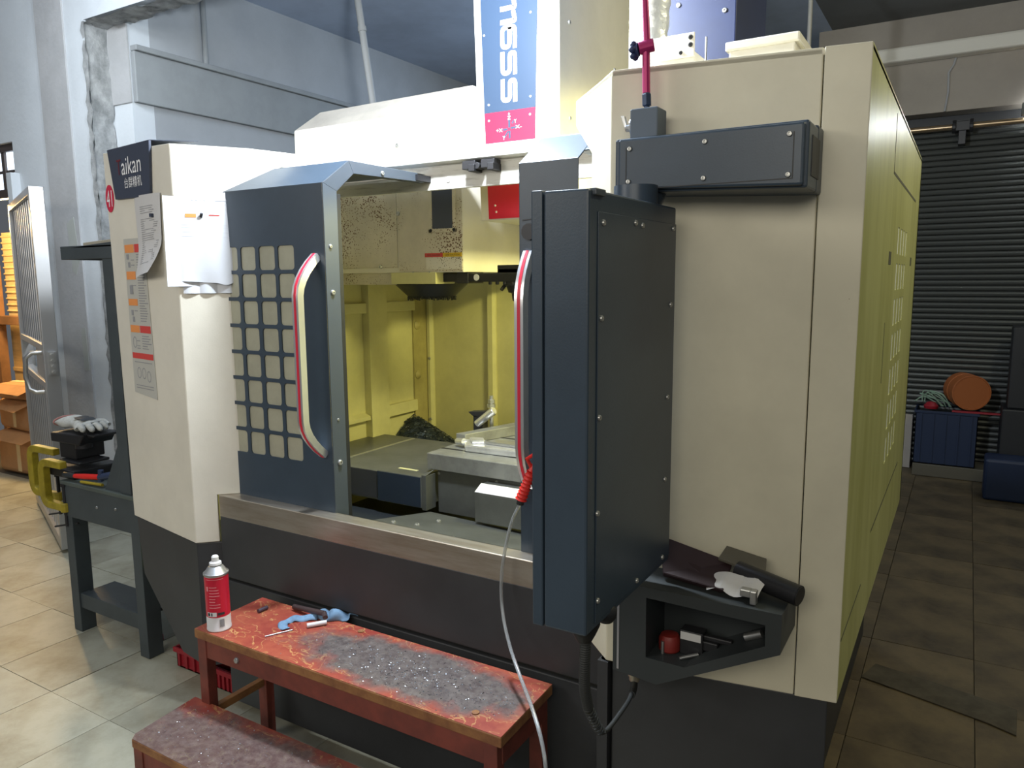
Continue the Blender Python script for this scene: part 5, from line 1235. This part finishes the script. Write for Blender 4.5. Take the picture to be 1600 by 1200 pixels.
# gloves
def glove(cx0, cy0, cz0, rz, lab, mats, scale=1.0, cuff_only=False):
    t = MB(); random.seed(int(abs(cx0)*100))
    def hand(u, v):
        a = 2*PI*v; x = -0.13+0.25*u
        w_ = 0.058-0.012*math.sin(PI*u)+0.004*math.sin(7*u); h_ = 0.020+0.012*math.sin(PI*u)
        return (x, w_*math.cos(a)+0.006*math.sin(9*u+a), max(-0.018, h_*math.sin(a))+0.005*math.sin(13*u+2*a))
    t.grid(hand, 18, 16); t.mi = 0
    for k, (yy, l_) in enumerate(((-0.040, 0.055), (-0.014, 0.075), (0.014, 0.078), (0.040, 0.062))):
        t.tube([(0.10, yy, 0.0), (0.10+l_*0.5, yy*1.1, 0.008), (0.10+l_*0.9, yy*1.15, -0.004), (0.10+l_, yy*1.15, -0.010)], [0.015, 0.0145, 0.012, 0.006], 8)
    t.tube([(0.02, 0.05, 0.0), (0.06, 0.078, 0.004), (0.095, 0.085, -0.004)], [0.016, 0.015, 0.008], 8)
    if len(mats) > 1:
        t.mi = 1
        def palm(u, v): return (0.0+0.10*u, -0.03+0.06*v, 0.030+0.007*math.sin(PI*v)*math.sin(PI*u)+0.003*math.sin(11*u))
        t.grid(palm, 6, 6)
    t.xf(Matrix.Translation((cx0, cy0, cz0)) @ Matrix.Rotation(rz, 4, 'Z') @ Matrix.Scale(scale, 4))
    g_ = tag(build('work_glove', t, mats, smooth=60, subd=0), lab, 'glove')
    t = MB()
    t.tube([(-0.132, 0.060*math.cos(a), max(-0.018, 0.021*math.sin(a))) for a in [2*PI*i/20 for i in range(21)]], 0.004, 6)
    t.xf(Matrix.Translation((cx0, cy0, cz0)) @ Matrix.Rotation(rz, 4, 'Z') @ Matrix.Scale(scale, 4))
    build('red_hem', t, mat('faded red hem', (0.42, 0.20, 0.18), 0.9), g_)
    return g_
glove(-3.50, 1.93, 0.945, -0.15, 'grey glove with dark palm draped over the anvil', [M['glove'], M['glove_dark']], 1.05)
glove(-3.17, 2.17, 0.735, 0.10, 'white glove lying on the bench top, lower of two', [M['glove']], 1.0)
glove(-3.15, 2.18, 0.772, 0.22, 'white glove folded on top of the other white glove', [M['glove']], 0.95)
# red handled tool, blue tool, bits
rt = thing('hacksaw', (-3.25, 1.83, 0.713), 'long tool with a red handle at the bench front edge', 'hand tool')
t = MB(); t.tube([(-3.455, 1.815, 0.735), (-3.40, 1.815, 0.737), (-3.37, 1.815, 0.738)], [0.012, 0.013, 0.010], 10); build('steel_tip', t, M['steel_dark'], rt, smooth=50)
t = MB(); t.tube([(-3.37, 1.815, 0.739), (-3.30, 1.82, 0.744), (-3.20, 1.83, 0.752)], [0.010, 0.013, 0.012], 10); build('handle', t, M['red_plastic'], rt, smooth=50)
t = MB(); t.tube([(-3.20, 1.83, 0.752), (-3.12, 1.84, 0.770), (-3.00, 1.86, 0.785)], [0.015, 0.016, 0.013], 10); t.cyl((-3.195, 1.83, 0.735), (-3.19, 1.83, 0.785), 0.012, n=8); build('blue_jaw', t, mat('blue grey jaw', (0.05, 0.07, 0.14), 0.35, 0.4), rt, smooth=50)
t = MB(); t.tube([(-3.31, 1.808, 0.722), (-3.16, 1.815, 0.726)], 0.007, 8); tag(build('yellow_driver', t, M['yellow'], smooth=50), 'thin yellow tool lying under the red handled tool', 'hand tool')
t = MB(); t.tube([(-3.16, 1.85, 0.726), (-3.00, 1.90, 0.74)], 0.012, 10); tag(build('silver_tube', t, M['silver'], smooth=50), 'silver tube beside the red handled tool by the gusset', 'tube')
random.seed(8)
for k, (x, y, a, l_, lab) in enumerate(((-3.36, 1.93, 0.2, 0.07, 'leftmost'), (-3.30, 1.97, 0.5, 0.06, 'second from the left'), (-3.26, 1.92, 1.2, 0.05, 'middle, most turned'), (-3.23, 1.99, 0.1, 0.07, 'fourth from the left'), (-3.18, 1.96, 0.35, 0.08, 'rightmost'))):
    t = MB(); t.cyl((x, y, 0.7165), (x+l_*math.cos(a), y+l_*math.sin(a), 0.7165), 0.004, n=8)
    tag(build('drill_bit', t, M['dark_metal'], smooth=50), 'small dark drill bit on the bench top, %s of five' % lab, 'drill bit', 'drill bits on the bench')
# ================================================================ FLOOR THINGS
def crate(x0, x1, y0, y1, z0, z1, m, lab, name, slatn, dirs):
    c_ = thing(name, ((x0+x1)/2, (y0+y1)/2, z0), lab, 'crate')
    t = MB(); w_ = 0.006
    t.box(x0, x1, y0, y1, z0, z0+w_)
    for (a, b, c, d) in ((x0, x1, y0, y0+w_), (x0, x1, y1-w_, y1), (x0, x0+w_, y0, y1), (x1-w_, x1, y0, y1)): t.box(a, b, c, d, z0, z1)
    build('shell', t, m, c_)
    t = MB(); t.box(x0-0.01, x1+0.01, y0-0.01, y0+w_, z1-0.02, z1); t.box(x0-0.01, x1+0.01, y1-w_, y1+0.01, z1-0.02, z1); t.box(x0-0.01, x0+w_, y0, y1, z1-0.02, z1); t.box(x1-w_, x1+0.01, y0, y1, z1-0.02, z1); build('rim', t, m, c_, bevel=0.002)
    for k in range(slatn):
        xx = x0+(x1-x0)*(k+0.5)/slatn
        m_ = MB(); m_.box(xx-0.006, xx+0.006, y0-0.009, y0, z0+0.01, z1-0.02); build('rib', m_, m, c_)
    return c_
crate(-2.745, -2.555, 1.83, 1.98, 0.0, 0.085, M['crate_red'], 'small red ribbed crate by the left base behind the stool leg', 'red_crate', 4, 0)
crate(-2.52, -2.315, 1.80, 1.95, 0.0, 0.085, M['crate_red'], 'red ribbed crate seen under the stool top', 'red_crate', 8, 0)
t = MB(); t.lathe((-3.03, 1.92, 0.0), [(0.035, 0), (0.035, 0.02), (0.02, 0.03), (0.005, 0.032)], 16); tag(build('red_dish', t, M['crate_red'], smooth=40), 'small red dish on the floor under the workbench shelf', 'dish')
t = MB(); t.prism([(-0.27, 3.16, 0.001), (0.16, 3.04, 0.001), (0.245, 3.0, 0.001), (0.255, 3.19, 0.001), (0.05, 3.24, 0.001), (-0.23, 3.30, 0.001)], (0, 0, 0.004))
tag(build('rubber_strip', t, mat('dark greasy strip', (0.10, 0.085, 0.06), 0.7, var=0.4, vscale=12), bevel=0.001), 'dark greasy strip lying flat on the right aisle floor', 'mat')
# far right: blue crate with orange drum and dark heap
bcx = crate(-0.30, 0.13, 7.15-0.35, 7.15-0.05, 0.10, 0.53, M['crate_blue'], 'dark blue crate before the shutter holding the orange drum', 'blue_crate', 5, 0)
t = MB(); t.box(-0.28, 0.11, 6.83, 7.08, 0.106, 0.50); build('packed_load', t, M['rubber'], bcx)
t = MB(); t.box(-0.30, 0.35, 6.78, 7.07, 0.0, 0.098); tag(build('pallet', t, M['olive'], bevel=0.004), 'dark low pallet under the blue crate', 'pallet')
dr_ = thing('orange_drum', (0.02, 6.95, 0.54), 'orange drum lying on its side on the blue crate', 'drum')
t = MB(); t.lathe((0.00, 7.06, 0.69), [(0.128, 0), (0.132, 0.005), (0.132, 0.10), (0.136, 0.105), (0.136, 0.115), (0.132, 0.12), (0.132, 0.24), (0.137, 0.245), (0.137, 0.255), (0.128, 0.256), (0.126, 0.250)], 32, axis=(0.28, -0.95, 0)); build('barrel', t, M['orange_drum'], dr_, smooth=35)
t = MB(); t.box(-0.05, 0.33, 6.80, 6.83, 0.532, 0.545); tag(build('red_bar', t, M['crate_red']), 'thin red bar on the blue crate under the drum', 'bar')
random.seed(13)
t = MB()
for k in range(7):
    a = random.uniform(0, PI); c = Vector((-0.2+random.uniform(-.05, .05), 6.95, 0.58))
    t.tube(curve([c+Vector((-0.10*math.cos(a), 0, 0.0)), c+Vector((-0.05, 0.02, random.uniform(0.02, 0.10))), c+Vector((0.08*math.sin(a), -0.02, random.uniform(0.02, 0.08))), c+Vector((0.11, 0.0, -0.03))], 6), 0.004, 5)
tag(build('wire_scrap', t, M['green_wire'], smooth=60), 'tangle of pale green wire on the blue crate', 'wire', kind='stuff')
t = MB(); t.lathe((-0.20, 6.93, 0.532), [(0.05, 0), (0.055, 0.02), (0.03, 0.05), (0.005, 0.055)], 14); tag(build('maroon_bundle', t, M['crate_red'], smooth=40), 'small dark red bundle left of the orange drum', 'bundle')
dm = thing('dark_machine', (0.50, 6.6, 0.0), 'black upright machine standing in shadow right of the orange drum', 'machine')
t = MB(); t.box(0.27, 0.75, 6.55, 6.9, 0.0, 0.62); t.box(0.30, 0.60, 6.6, 6.85, 0.62, 1.22); build('body', t, M['black'], dm, bevel=0.01)
t = MB(); t.cyl((0.42, 6.56, 0.98), (0.42, 6.60, 0.98), 0.05, n=16); t.cyl((0.55, 6.57, 0.70), (0.55, 6.6, 0.70), 0.03, n=12); build('hand_wheel', t, M['dark_metal'], dm)
t = MB(); t.box(0.18, 0.60, 6.25, 6.5, 0.0, 0.30); tag(build('blue_bin', t, M['crate_blue'], bevel=0.02), 'dark blue bin low at the right edge before the black machine', 'bin')
t = MB(); t.box(-0.52, -0.33, 7.02, 7.06, 0.0, 0.45); tag(build('pale_board', t, M['wall_right'], bevel=0.003), 'pale board on the floor between machine and blue crate', 'board')
